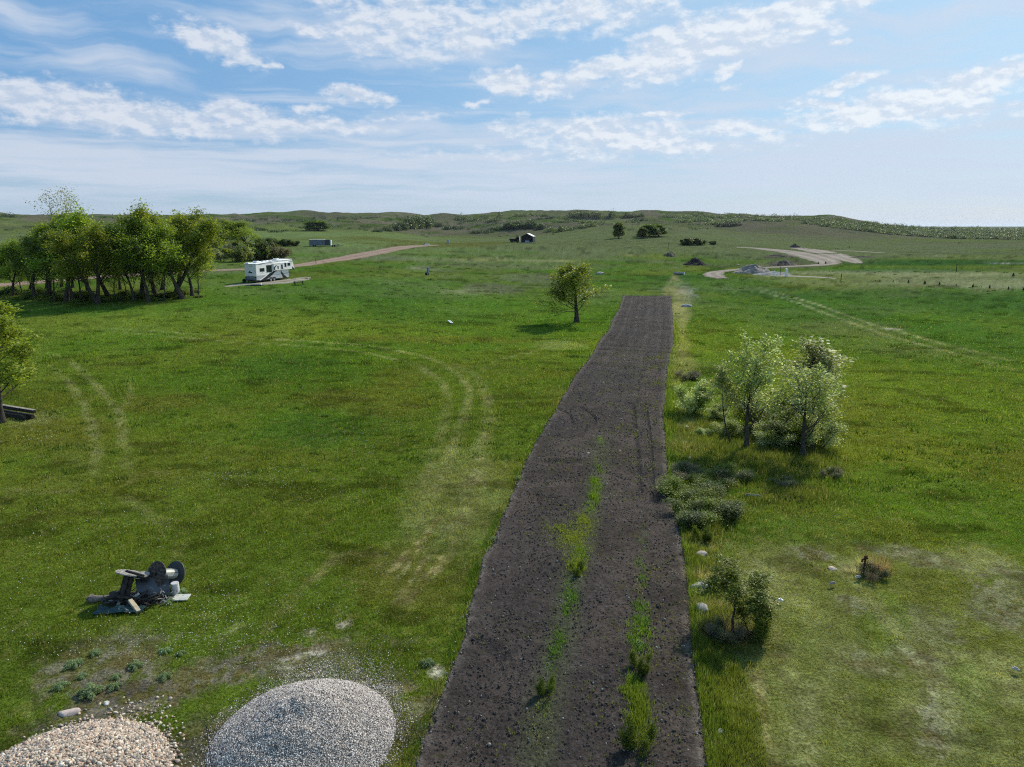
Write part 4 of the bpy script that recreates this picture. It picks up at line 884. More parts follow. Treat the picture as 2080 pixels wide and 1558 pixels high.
# ------------------------------------------------------------------ stone heaps
def stone_template(rg, k, sub=1):
    bm = bmesh.new(); bmesh.ops.create_icosphere(bm, subdivisions=sub, radius=1); V = np.array([v.co[:] for v in bm.verts]); F = np.array([[v.index for v in f.verts] for f in bm.faces]); bm.free()
    return [V*(1+rg.normal(size=(len(V), 1))*.16) for _ in range(k)], F
def heap(name, label, cx, cy, zf, rad, rx, ry, hgt, smin, smax, n, cols, seed, spill=.25, sub=1, flat=.7, stones_name='stones', skirt=600, arc=None):
    "a mound zf(x,y)->height above ground, covered by n separate stones"
    rg = np.random.default_rng(seed); root = empty(name, (cx, cy, hz(cx, cy)), 0, label, 'heap')
    m = 90; u = np.linspace(-1.25, 1.25, m); X, Y = np.meshgrid(u*rx, u*ry); x = X.ravel()+cx; y = Y.ravel()+cy; hh = zf(X.ravel(), Y.ravel()); z = H(x, y)+np.where(hh > .004, hh, -.12)
    base = np.array(cols[0])*.35; F = np.arange(m*m).reshape(m, m); F = np.stack([F[:-1, :-1], F[:-1, 1:], F[1:, 1:], F[1:, :-1]], -1).reshape(-1, 4)
    co = np.tile(base, (m*m, 1))*rg.uniform(.7, 1.3, (m*m, 1))
    o = mesh_np('gravel_mound', np.stack([x-cx, y-cy, z-root.location[2]], 1), F, M['stone'], root, col=co, smooth=True)
    T, SF = stone_template(rg, 6, sub)
    r = np.sqrt(rg.random(n*2)); th = rg.random(n*2)*2*pi; px = r*np.cos(th)*rx*1.12; py = r*np.sin(th)*ry*1.12; hv = zf(px, py)
    k = np.nonzero(hv > .004)[0][:n]; px, py, hv = px[k], py[k], hv[k]
    sk = rg.random(skirt)*2*pi; sk[::2] = rg.normal(1.35, .5, len(sk[::2])); rr = .96+np.abs(rg.normal(size=skirt))*spill*(1+1.6*np.exp(-((sk-1.35)/.5)**2)); sx, sy = np.cos(sk)*rx*rr, np.sin(sk)*ry*rr
    px = np.concatenate([px, sx]); py = np.concatenate([py, sy]); hv = np.maximum(zf(px, py), 0); n = len(px)
    s = rg.uniform(smin, smax, n)*np.where(rg.random(n) < .12, 1.35, 1); cz = H(px+cx, py+cy)+hv+s*.25-root.location[2]
    nv = len(T[0]); Vall = np.empty((n, nv, 3), np.float32); which = rg.integers(0, len(T), n)
    q = rg.normal(size=(n, 4)); q /= np.linalg.norm(q, axis=1)[:, None]; w_, a_, b_, c_ = q.T
    Rm = np.stack([1-2*(b_**2+c_**2), 2*(a_*b_-c_*w_), 2*(a_*c_+b_*w_), 2*(a_*b_+c_*w_), 1-2*(a_**2+c_**2), 2*(b_*c_-a_*w_), 2*(a_*c_-b_*w_), 2*(b_*c_+a_*w_), 1-2*(a_**2+b_**2)], 1).reshape(n, 3, 3)
    dim = np.stack([rg.uniform(.8, 1.2, n), rg.uniform(.6, 1.0, n), rg.uniform(.45, .8, n)*flat/.7], 1)
    for t in range(len(T)):
        k = np.nonzero(which == t)[0]; P = T[t][None]*dim[k][:, None]*s[k][:, None, None]; Vall[k] = np.einsum('nij,nvj->nvi', Rm[k], P)
    Vall += np.stack([px, py, cz], 1)[:, None]
    Fa = (SF[None]+(np.arange(n)*nv)[:, None, None]).reshape(-1, 3)
    ci = rg.integers(0, len(cols), n); cc = np.array(cols)[ci]*rg.uniform(.75, 1.25, (n, 1))
    so = mesh_np(stones_name, Vall.reshape(-1, 3), Fa, M['stone'], root, col=np.repeat(cc, nv, 0), smooth=sub > 1)
    so['kind'] = 'stuff'; HEAPS.append((cx, cy, rx, ry)); return root
def cone(rx, ry, h, p=1.0, nz=.08, seed=1, ridge=None):
    def f(x, y):
        r = np.hypot(x/rx, y/ry); v = h*np.clip(1-r, -.05, 1)**1 if p == 1 else h*(1-np.clip(r, 0, 1.2)**p)
        v = v+(fbm(x*2.1+9, y*2.1+5, seed, 3)-.5)*nz*np.clip(1.1-r, 0, 1)*4*h
        if ridge is not None: v = v+ridge(x, y)
        return np.where(r < 1.02, np.maximum(v, 0), 0)
    return f
# grey crushed stone heap, bottom centre-left; its crest is dished
gx, gy = G(618, 1500)
heap('crushed_stone_heap', 'large round heap of fine grey-white crushed stone at the bottom edge', gx, gy, cone(2.35, 2.45, 1.2, 1.3, .05, 301, ridge=lambda x, y: -.06*np.exp(-(((x+.1)/.9)**2+((y+.45)/.35)**2))+.03*np.exp(-(((x+.1)/.7)**2+((y+.80)/.10)**2))),
     2.4, 2.35, 2.45, 1.0, .009, .019, 78000, [(0.70,0.61,0.54),(0.53,0.46,0.40),(0.13,0.112,0.10),(0.22,0.195,0.18),(0.78,0.72,0.66),(0.055,0.048,0.045),(0.38,0.34,0.315)], 61, spill=.13, sub=1, skirt=9000)
gx, gy = G(112, 1612)
heap('river_rock_heap', 'heap of rounded pinkish-tan river rock in the bottom left corner', gx, gy, cone(2.5, 2.5, .85, 1.3, .10, 311), 3, 2.5, 2.5, .85, .026, .056, 15000,
     [(0.52,0.40,0.30),(0.44,0.33,0.25),(0.60,0.49,0.38),(0.33,0.27,0.22),(0.48,0.39,0.29),(0.24,0.215,0.19),(0.64,0.56,0.47),(0.40,0.27,0.20),(0.28,0.24,0.20)], 62, spill=.07, sub=1, skirt=500)

# ------------------------------------------------------------------ single stones
def rock(name, label, px, py, r, flat=.7, col='boulder', seed=1, sink=.25, cat='boulder', asp=1.2, group=None):
    rg = np.random.default_rng(seed); bm = bmesh.new(); bmesh.ops.create_icosphere(bm, subdivisions=3, radius=1); V = np.array([v.co[:] for v in bm.verts]); F = np.array([[v.index for v in f.verts] for f in bm.faces]); bm.free()
    for _ in range(7):
        d = rg.normal(size=3); d /= np.linalg.norm(d); k = V @ d; lim = rg.uniform(.55, .85); V = V-np.outer(np.maximum(k-lim, 0), d)
    V = V*(1+.08*(fbm(V[:, 0]*2+seed, V[:, 1]*2+V[:, 2]*2, 77, 3)-.5))[:, None]*np.array([r*asp, r, r*flat]); x, y, z = ground(px, py)
    o = mesh_np(name, V, F, M[col], smooth=False); o.location = (x, y, z+r*flat*(1-sink*2)*.6); o.rotation_euler = (0, 0, seed); return tag(o, label, cat, group)
M['greylog'] = mat_basic('weathered_grey_log', (0.19, 0.165, 0.145), .95, .1, .4, 8, bump=.6, col2=(0.07, 0.06, 0.052))
M['reelwood'] = mat_basic('dark_brown_reel_wood', (0.105, 0.082, 0.066), .9, .1, .4, 9, bump=.5, col2=(0.035, 0.030, 0.027))
M['pinkstone'] = mat_basic('pink_fieldstone', (0.50, 0.40, 0.36), 0.9, 0.15, 0.3, 6, bump=.5, col2=(0.33, 0.27, 0.25)); M['palestone'] = mat_basic('pale_fieldstone', (0.52, 0.49, 0.45), 0.9, 0.15, 0.3, 6, bump=.5, col2=(0.34, 0.32, 0.29))
rock('boulder', 'largest grey boulder beside the small leafy sapling', 1424, 1196, .33, .75, seed=3)
rock('boulder', 'mottled boulder just below the largest one at the soil edge', 1427, 1242, .27, .8, seed=5)
rock('boulder', 'pink stone half buried above the largest boulder', 1425, 1128, .24, .5, 'pinkstone', 7, cat='stone')
rock('boulder', 'flat grey boulder lying in the grass near the far end of the garden', 1395, 623, .75, .5, seed=9)
rock('boulder', 'pale stone in the grass left of the airy trees, upper one', 1395, 868, .18, .5, 'palestone', 11, cat='stone')
rock('boulder', 'pale stone in the grass left of the airy trees, middle one', 1393, 900, .22, .5, 'palestone', 13, cat='stone')
rock('boulder', 'pale stone at the edge of the tree shade, lowest of three', 1402, 932, .16, .5, 'palestone', 15, cat='stone')
rock('boulder', 'flat pinkish rock left of the rusty hydrant', 1691, 1155, .16, .35, 'pinkstone', 17, cat='stone')
rock('boulder', 'pale flat slab lying above the river rock heap', 141, 1447, .19, .35, 'pinkstone', 19, cat='stone', asp=1.5)
rock('boulder', 'small white stone right of the pale flat slab', 216, 1430, .085, .6, 'palestone', 21, cat='stone')
rock('boulder', 'brown stone on the far slope left of the gravel yard', 1218, 557, 1.1, .45, seed=23, asp=1.5)
rock('boulder', 'tiny white stone lying on the soil in the middle of the strip', 1196, 921, .09, .6, 'palestone', 25, cat='stone')
rock('boulder', 'grey stone buried in the tall grass at lower right of the soil', 1463, 1487, .1, .5, seed=27, cat='stone')
for i, (px, py) in enumerate(((1500,531),(1518,533),(1595,515),(1627,504),(1634,505),(1420,531))):
    rock('fieldstone', ['left pale stone beside the brown heap', 'right pale stone beside the brown heap', 'pale stone at the bank of the gravel road', 'left pale block behind the dark bale', 'right pale block behind the dark bale', 'pale stone on top of the black soil heap'][i], px, py+8*(i < 2), .45, .6, 'palestone', 31+i, cat='stone')
# distant heaps of earth
def dirt_heap(label, px, py, rx, ry, h, col, seed, cat='heap', name='soil_heap'):
    x, y, z = ground(px, py); m = 50; u = np.linspace(-1.1, 1.1, m); X, Y = np.meshgrid(u*rx, u*ry); X, Y = X.ravel(), Y.ravel(); r = np.hypot(X/rx, Y/ry)
    hh = h*(1-np.clip(r, 0, 1.1)**1.3)*(1+1.3*(fbm(X/rx*2.6+seed, Y/ry*2.6, seed, 4)-.5))+(fbm(X/rx*7, Y/ry*7, seed+5, 2)-.5)*h*.28*(r < 1); Z = H(X+x, Y+y)-z+np.where(r < 1, np.maximum(hh, -.1), -.3)
    F = np.arange(m*m).reshape(m, m); F = np.stack([F[:-1, :-1], F[:-1, 1:], F[1:, 1:], F[1:, :-1]], -1).reshape(-1, 4); c = np.array(col)[None]*(.6+.8*fbm(X/rx*5, Y/ry*5+3, seed+2, 3))[:, None]
    o = mesh_np(name, np.stack([X, Y, Z], 1), F, M['road'], col=c, smooth=False); o.location = (x, y, z); return tag(o, label, cat)
dirt_heap('black soil heap beyond the right edge of the garden', 1412, 538, 3.9, 3.2, 1.9, (0.030, 0.026, 0.024), 501)
dirt_heap('grey sand heap in the bend of the gravel road', 1528, 554, 5.4, 4.5, 2.3, (0.22, 0.195, 0.17), 503, name='sand_heap')
dirt_heap('low grey rubble ridge right of the sand heap', 1568, 558, 5, 3, .9, (0.25, 0.24, 0.23), 505, name='rubble_heap')
dirt_heap('brown earth heap behind the grey sand heap', 1592, 539, 4.6, 3.4, 1.3, (0.085, 0.068, 0.055), 507)
dirt_heap('dark spoil bank along the edge of the gravel road', 1582, 522, 7, 3, 1.0, (0.06, 0.05, 0.042), 509, name='spoil_bank')
dirt_heap('low dark heaps of spoil in the green field right of the yard', 1752, 523, 5, 2.5, .5, (0.055, 0.045, 0.038), 511)
dirt_heap('dark weedy heap on the line beyond the far end of the garden', 1361, 520, 2.6, 6, 1.6, (0.06, 0.065, 0.035), 513, name='weedy_heap')
dirt_heap('round dark brush bundle behind the gravel yard', 1614, 503, 3.0, 2.4, 1.9, (0.06, 0.05, 0.045), 515, name='brush_bundle')

# ------------------------------------------------------------------ fifth-wheel trailer home
def build_trailer():
    x0, y0, z0 = ground(522, 575.5); D = math.hypot(x0, y0)
    az = math.atan2(x0, y0); sd_, rt = np.array([sin(az), cos(az)]), np.array([cos(az), -sin(az)]); th = R(52)
    hd = cos(th)*rt+sin(th)*sd_; ang = math.atan2(hd[1], hd[0])
    Lb, Wd, zb, zr, zf_ = 11.4, 2.6, .55, 3.55, 4.0
    lf = np.array([-hd[1], hd[0]]); z0 = min(z0, hz(x0+hd[0]*5, y0+hd[1]*5)+.1)
    o = empty('trailer_home', (x0, y0, z0), ang, 'white fifth-wheel trailer home with black swooshes parked on the gravel pad', 'trailer')
    top = lambda s: zr+(zf_-zr)*s
    # local: x along, y = 0 on the side facing us, +y away
    prof = [(0, zb), (Lb*.885, zb), (Lb*.885, 2.05), (Lb*1.02, 2.12), (Lb*1.055, 2.5), (Lb*1.04, 3.2), (Lb*1.0, top(1)), (Lb*.5, top(.5)+.05), (0, zr)]
    b = MB(); b.prism(prof, 0, Wd, lambda u, v, w: (u, w, v)); b.build('body', M['white'], o, bevel=.05)
    r = MB(); r.prism([(-.06, zr+.02), (Lb*.5, top(.5)+.07), (Lb*1.01, top(1)+.02), (Lb*1.01, top(1)+.10), (Lb*.5, top(.5)+.17), (-.06, zr+.11)], -.07, Wd+.07, lambda u, v, w: (u, w, v)); rf = r.build('roof', M['cream'], o, bevel=.02)
    def P(px, py):   # photo close-up pixels of the side panel -> (x, z)
        s = (px-545)/965; bot = 818-60*s; tp = 428-128*s; t = (bot-py)/(bot-tp); return (s*Lb, zb+t*(top(min(s, 1))-zb))
    sl0, sl1 = .435, .955
    sb = MB(); sb.box(sl0*Lb, sl1*Lb, -.36, .02, 2.12, 3.42); so = sb.build('slide_out', M['white'], o, bevel=.03)
    sr = MB(); sr.box(sl0*Lb-.05, sl1*Lb+.05, -.41, .0, 3.425, 3.50); sr.build('slide_roof', M['cream'], so)
    def decal(name, pts, mat, parent=o, off=None, th_=.008):
        Q = [P(*p) for p in pts]; cx = np.mean([q[0] for q in Q])/Lb; cz = np.mean([q[1] for q in Q]); y = -.36 if (sl0 < cx < sl1 and cz > 2.2) else 0.0
        if off is not None: y = off
        m = MB(); m.prism(Q, y-th_, y-.002, lambda u, v, w: (u, w, v)); return m.build(name, mat, parent)
    grey = M['greyp']; blk = M['black']
    decal('skirt_band', [(547,700),(1020,690),(1400,640),(1400,748),(547,812)], M['skirtgrey'], off=-.001)
    decal('swoosh', [(640,818),(770,812),(900,735),(1010,640),(1100,572),(1010,588),(870,660),(760,745)], blk, off=-.008)
    decal('swoosh_outline', [(600,812),(640,818),(760,745),(870,660),(1010,588),(990,575),(840,650),(730,740)], M['white'], off=-.010)
    decal('swoosh', [(1190,572),(1178,640),(1215,740),(1245,795),(1345,770),(1268,700),(1208,620)], blk, off=-.009)
    decal('swoosh', [(967,500),(1000,465),(1070,440),(1012,490),(990,545),(1010,566),(967,566)], blk, off=-.36)
    decal('swoosh', [(1412,440),(1440,500),(1438,572),(1545,572),(1566,545),(1520,490),(1460,445)], blk, off=-.004)
    decal('swoosh_outline', [(1420,420),(1475,432),(1535,470),(1574,520),(1566,545),(1520,490),(1460,450)], M['white'], off=-.012)
    decal('roof_stripe', [(600,432),(850,360),(980,325),(1260,310),(1260,322),(1000,338),(860,378),(660,440)], grey, off=-.006)
    decal('front_panel', [(1418,345),(1505,335),(1510,420),(1420,400)], grey, off=-.003)
    decal('emblem', [(1245,575),(1290,545),(1318,522),(1345,548),(1385,565),(1330,560),(1300,562)], grey)
    decal('emblem', [(645,648),(690,630),(700,622),(712,634),(750,645),(700,641)], grey)
    def window(pts, name='window'):
        Q = [P(*p) for p in pts]; xs = [q[0] for q in Q]; zs = [q[1] for q in Q]; cx = np.mean(xs)/Lb; y = -.36 if sl0 < cx < sl1 and np.mean(zs) > 2.2 else 0.0
        f = MB(); f.box(min(xs)-.05, max(xs)+.05, y-.022, y-.002, min(zs)-.05, max(zs)+.05); fo = f.build(name, M['trim'], o)
        g = MB(); g.box(min(xs), max(xs), y-.03, y-.020, min(zs), max(zs)); g.build('pane', M['glass'], fo); return fo
    window([(640,525),(755,525),(755,600),(640,600)]); window([(808,452),(945,452),(945,618),(808,618)]); window([(1062,470),(1090,470),(1090,540),(1062,540)])
    window([(1255,385),(1305,385),(1305,490),(1255,490)]); window([(1342,395),(1415,395),(1415,460),(1342,460)])
    Q = [P(1140,408), P(1222,640)]; dr = MB(); dr.box(Q[0][0], Q[1][0], -.385, -.362, 2.16, 3.3); do = dr.build('door', M['white'], o, bevel=.01)
    Q = [P(1158,430), P(1202,545)]; g = MB(); g.box(Q[0][0], Q[1][0], -.40, -.387, Q[1][1], Q[0][1]); g.build('pane', M['glass'], do)
    hn = MB(); hn.box(P(1212,560)[0]-.03, P(1212,560)[0]+.03, -.42, -.387, 2.3, 2.42); hn.build('handle', M['steel'], do)
    # rear wall: emblem, lettering-like stripe, bumper, lights
    f = lambda u, v, w: (w, u, v)
    m = MB(); m.prism([(1.9,1.95),(.75,1.9),(1.0,2.12),(1.3,2.2),(1.45,2.36),(1.65,2.16)], -.012, -.003, f); m.build('emblem', M['emblem'], o)
    m = MB(); m.box(-.012, -.003, .75, 1.9, 3.2, 3.26); m.build('name_stripe', M['emblem'], o)
    m = MB(); m.box(-.010, -.002, .03, Wd-.03, .60, 1.25); m.build('rear_panel', M['rearblue'], o)
    m = MB(); m.box(-.013, -.004, .2, Wd-.2, 1.28, 1.34); m.build('stripe', blk, o)
    m = MB(); m.box(-.28, -.06, .1, Wd-.1, .48, .66); m.build('bumper', M['darksteel'], o, bevel=.02)
    for yy in (.12, Wd-.34):
        m = MB(); m.box(-.04, -.014, yy, yy+.2, .95, 1.2); m.build('tail_light', M['tail'], o)
    m = MB(); m.tube([(-.35, Wd+.05, .45), (-.12, Wd+.05, .45)], .40, 16); m.build('spare_tyre', M['rubber'], o)
    # roof equipment
    for s, w_ in ((.12, 1.0), (.66, .95)):
        m = MB(); h0 = top(s)+.18; m.prism([(0,0),(w_,0),(w_-.08,.30),(.14,.34)], .85, 1.75, lambda u, v, w, s=s, h0=h0: (s*Lb+u, w, h0+v)); m.build('air_conditioner', M['cream'], o, bevel=.04)
    for s in (.32, .42, .52):
        m = MB(); m.box(s*Lb, s*Lb+.4, 1.1, 1.5, top(s)+.17, top(s)+.30); m.build('roof_vent', M['cream'], o, bevel=.03)
    m = MB(); m.box(.05, .5, 1.7, 2.4, zr+.11, zr+.32); m.build('antenna_box', M['cream'], o, bevel=.03)
    # running gear
    for s in (.375, .465):
        w = empty('wheel', (s*Lb, .12, .38)); w.parent = o
        m = MB(); m.tube([(0, -.13, 0), (0, .13, 0)], .38, 20); m.build('tyre', M['rubber'], w, bevel=.02)
        m = MB(); m.tube([(0, -.15, 0), (0, -.10, 0)], .24, 14); m.build('rim', M['steel'], w)
        m = MB(); m.box(s*Lb-.48, s*Lb+.48, -.012, .3, .42, .86); m.build('wheel_arch', blk, o)
    m = MB(); m.box(.2, Lb*.86, .3, Wd-.3, .36, .545); m.build('chassis', M['darksteel'], o)
    for yy in (.35, Wd-.45):
        m = MB(); m.box(Lb*.87, Lb*.87+.12, yy, yy+.12, -.05, .62); m.box(Lb*.87-.08, Lb*.87+.2, yy-.08, yy+.2, -.06, -.01); m.build('landing_leg', M['darksteel'], o)
    for yy in (.3, Wd-.4):
        m = MB(); m.box(.35, .45, yy, yy+.1, -.05, .5); m.build('stabiliser', M['darksteel'], o)
    m = MB(); m.box(Lb*.955, Lb*.985, 1.1, 1.5, 1.45, 2.1); m.build('hitch_pin', M['darksteel'], o)
    return x0, y0, hd
M['skirtgrey'] = mat_basic('grey_lower_panel', (0.42, 0.44, 0.46), .5, .4, .15, 2); M['trim'] = mat_basic('window_trim', (0.55, 0.56, 0.57), .4, .5, .05, 4)
M['emblem'] = mat_basic('blue_black_decal', (0.035, 0.05, 0.075), .4, .4, .2, 4); M['rearblue'] = mat_basic('grey_blue_rear_panel', (0.17, 0.21, 0.25), .5, .4, .12, 2); M['tail'] = mat_basic('dark_red_lens', (0.10, 0.02, 0.02), .3, .5, .1, 5)
tx0, ty0, thd = build_trailer()

def picnic_table():
    x, y, z = ground(607, 579); o = empty('picnic_table', (x, y, z), R(25), 'dark picnic table with attached benches right of the trailer home', 'table')
    m = MB(); [m.box(-.95, .95, -.36+.15*k, -.36+.15*k+.13, .72, .76) for k in range(5)]; m.build('table_top', M['darkwood'], o)
    for s in (-1, 1):
        m = MB(); [m.box(-.95, .95, s*.72-.13+.14*k, s*.72-.13+.14*k+.12, .42, .46) for k in range(2)]; m.build('bench', M['darkwood'], o)
        m = MB(); m.bar((s*.7, -.62, 0), (s*.7, -.2, .71), .08, .05); m.bar((s*.7, .62, 0), (s*.7, .2, .71), .08, .05); m.bar((s*.7, -.84, .39), (s*.7, .84, .39), .05, .07); m.build('leg_frame', M['darkwood'], o)
picnic_table()
x, y, z = ground(517, 580)
o = empty('ground_mat', (x, y, z), R(10), 'crumpled dark blue mat lying behind the trailer home', 'mat'); m = MB(); m.box(-1.5, 1.5, -.8, .8, .06, .09); m.box(-.6, .8, -.5, .4, .09, .2); m.build('mat', M['tarp'], o, bevel=.01); m = MB(); m.box(.9, 1.3, -.5, .1, .09, .42); m.build('white_bag', M['white'], o, bevel=.05)

# ------------------------------------------------------------------ grey cargo trailer and flatbed
def cargo():
    x, y, z = ground(650, 500.5); o = empty('cargo_trailer', (x, y, z), R(8), 'grey windowless cargo trailer on the rise beyond the dirt road', 'trailer')
    L = 6.2; m = MB(); m.box(-L/2-1, L/2-1, -1.1, 1.1, .35, 2.75); m.build('body', M['steelblue'], o, bevel=.03)
    m = MB(); m.box(-L/2-1.05, L/2-.95, -1.15, 1.15, 2.76, 2.84); m.build('roof', M['cream'], o)
    m = MB(); m.box(L/2-1, L/2+1.1, -1.0, 1.1, .35, 2.72); m.build('nose', M['darksteel'], o, bevel=.03)
    m = MB(); m.box(L/2+1.1, L/2+1.7, -.8, 1.0, .35, 2.5); m.build('front_locker', M['cream'], o, bevel=.03)
    m = MB(); m.box(1.05, 1.45, -1.13, -1.105, 1.4, 2.0); m.build('hatch', M['darksteel'], o)
    for xx in (-2.5, -1.7):
        m = MB(); m.tube([(xx, -1.2, .34), (xx, -.95, .34)], .34, 16); w = m.build('wheel', M['rubber'], o)
    o2x, o2y = x+6.6, y+1.0; f = empty('flatbed_trailer', (o2x, o2y, hz(o2x, o2y)), R(8), 'low flatbed trailer with a pale load right of the cargo trailer', 'trailer')
    m = MB(); m.box(-2.3, 1.6, -.9, .9, .5, .62); m.bar((1.6, 0, .5), (3.0, 0, .42), .12, .12); m.build('deck', M['darksteel'], f)
    m = MB(); m.box(.3, 1.4, -.7, .7, .63, 1.05); m.box(-1.0, -.2, -.5, .6, .63, .85); m.build('load', M['oldwood'], f, bevel=.05)
    for xx in (-1.5, -.7):
        m = MB(); m.tube([(xx, -.98, .33), (xx, -.78, .33)], .33, 14); m.build('wheel', M['rubber'], f)
M['steelblue'] = mat_basic('blue_grey_cladding', (0.13, 0.155, 0.19), .55, .4, .12, 1.5)
cargo()
def shed():
    x, y, z = ground(1073, 492.5); o = empty('shed', (x, y, z), R(-16), 'black gabled shed with a pale metal roof standing on the far grass', 'shed')
    w, d, e, rdg = 6.0, 5.0, 2.9, 4.3
    m = MB(); m.prism([(-w/2, 0), (w/2, 0), (w/2, e), (0, rdg), (-w/2, e)], -d/2, d/2, lambda u, v, w_: (u, w_, v)); m.build('walls', M['blackwall'], o)
    m = MB(); m.prism([(-w/2-.15, e-.02), (0, rdg+.05), (w/2+.15, e-.02), (w/2+.15, e+.08), (0, rdg+.16), (-w/2-.15, e+.08)], -d/2-.15, d/2+.15, lambda u, v, w_: (u, w_, v)); m.build('roof', M['tinroof'], o)
    m = MB(); m.box(w/2-.1, w/2+.01, -d/2-.02, d/2, .01, e-.04); m.build('side_wall', M['darksteel'], o)
    m = MB(); m.box(-1.0, 1.2, -d/2-.04, -d/2-.005, .02, 1.0); m.build('door', M['greyp'], o)
    m = MB(); m.box(-w/2-.5, w/2+.1, -d/2-1.2, -d/2-.1, .0, .12); m.build('slab', M['palestone'], o)
    x, y, z = ground(1046, 492.5); c = empty('hay_wagon', (x, y, z), R(-8), 'black farm implement like a boat-shaped wagon left of the black shed', 'wagon')
    m = MB(); m.prism([(-2.9, 1.9), (-2.1, .35), (2.0, .35), (2.0, 2.9), (1.4, 2.9), (.9, 2.6), (.4, 1.95), (-.6, 1.75), (-1.6, 1.85)], -1.1, 1.1, lambda u, v, w_: (u, w_, v)); m.build('hopper', M['blackwall'], c, bevel=.05)
    m = MB(); m.tube([(1.0, 0, 2.8), (1.0, 0, 3.5)], .22, 8); m.build('chimney', M['blackwall'], c)
    for xx in (-1.4, 1.2):
        m = MB(); m.tube([(xx, -1.25, .45), (xx, -1.0, .45)], .45, 14); m.build('wheel', M['rubber'], c)
    m = MB(); m.box(2.25, 2.4, -1.0, 1.0, .0, 2.9); m.build('white_post', M['white'], c)
M['blackwall'] = mat_basic('black_painted_boards', (0.010, 0.010, 0.012), .8, .2, .2, 3); M['tinroof'] = mat_basic('weathered_tin_roof', (0.42, 0.42, 0.42), .5, .4, .15, 1.2, metallic=.3)
shed()
def upright_cabinet():
    x, y, z = ground(869, 558.5); o = empty('wheeled_cabinet', (x, y, z), R(12), 'tall narrow grey metal cabinet standing alone on the lawn with a wheel at its foot', 'cabinet')
    m = MB(); m.prism([(-.22, .35), (.30, .35), (.30, 1.75), (.06, 2.05), (-.22, 1.85)], -.3, .3, lambda u, v, w: (u, w, v)); m.build('body', M['steel'], o, bevel=.03)
    m = MB(); m.box(-.18, .10, -.325, -.305, .5, 1.7); m.build('door', M['steelblue'], o)
    m = MB(); m.tube([(-.36, -.10, .32), (-.36, .02, .32)], .32, 18); m.build('wheel', M['rubber'], o)
    m = MB(); m.box(.02, .26, -.25, .25, -.02, .345); m.bar((-.36, 0, .32), (.1, 0, .4), .05, .05); m.build('base', M['darksteel'], o)
    o.scale = (1, 1, 1.0)
upright_cabinet()
def board(px, py, L, wd, rz, label, mat='white', name='white_board'):
    x, y, z = ground(px, py); m = MB(); m.box(-L/2, L/2, -wd/2, wd/2, .05, .11); m.box(-L/2+.05, L/2-.05, -.02, .02, .11, .15); o = m.build(name, M[mat], bevel=.008); o.location = (x, y, z+.06); o.rotation_euler = (0, R(3), rz); return tag(o, label, 'board')
board(915, 655.5, 1.9, .35, R(-72), 'long white board lying on the lawn left of the lone tree')
board(1742, 1178, .3, .05, R(25), 'small pale stick on the mown lawn below the flat pinkish rock', 'palestone', 'stick')
board(1690, 1192, .32, .04, R(20), 'grey stick lying below left of the rusty hydrant', 'oldwood', 'stick')
board(2061, 1368, .20, .05, R(-35), 'white scrap on the dry lawn at the right edge', 'palestone', 'scrap')
board(1585, 1226, .16, .07, R(-40), 'small white scrap on the lawn right of the leafy sapling', 'white', 'scrap')
board(1528, 1012, .75, .08, R(-5), 'pale branch lying in the grass below the tree shade', 'oldwood', 'fallen_branch')
def post(px, py, h, w, label, mat='white', name='post', cat='post', cap=False, group=None):
    x, y, z = ground(px, py); m = MB(); m.box(-w/2, w/2, -w/2, w/2, -.1, h)
    m.prism([(-w/2, h), (w/2, h), (0, h+w*.18)], -w/2, w/2, lambda u, v, q: (u, q, v)); o = m.build(name, M[mat], bevel=w*.04); o.location = (x, y, z); return tag(o, label, cat, group)
post(1597, 562, 1.9, .55, 'tallest white post beside the gravel strip', name='white_post'); post(1572, 561, 1.3, .22, 'short white post left of the tallest white one', name='white_post'); post(1578, 563, .9, .25, 'lowest white stub next to the short white post', name='white_post')
post(1584.5, 560, 3.0, .10, 'thin dark pole behind the white posts', 'darkwood', 'pole'); post(1708, 570, 1.6, .12, 'thin dark fence post on the line right of the white posts', 'darkwood', 'fence_post'); post(1942, 553, 2.0, .12, 'thin dark post in the green field far right', 'darkwood', 'fence_post')
post(642, 537, 1.6, .12, 'thin marker post beside the dirt road', 'darkwood', 'marker_post'); post(910, 495, 1.8, 1.1, 'small pale blue utility box on the far grass', 'steel', 'utility_box', 'box')
x, y, z = ground(867, 498.5); m = MB(); m.box(-1.1, 1.1, -.5, .5, .06, .62); m.box(-1.15, 1.15, -.55, .55, .62, .70); o = m.build('white_crate', M['white'], bevel=.03); o.location = (x, y, z); tag(o, 'white crate at the far end of the dirt road', 'crate'); post(862, 498, 1.2, .4, 'dark stub left of the white crate', 'darkwood', 'dark_post'); post(1357, 509, 3.2, .14, 'thin pole rising from the dark weedy heap', 'darkwood', 'pole'); post(1448, 508, 3.0, .12, 'thin pole on the grass above the sand heap', 'darkwood', 'pole')
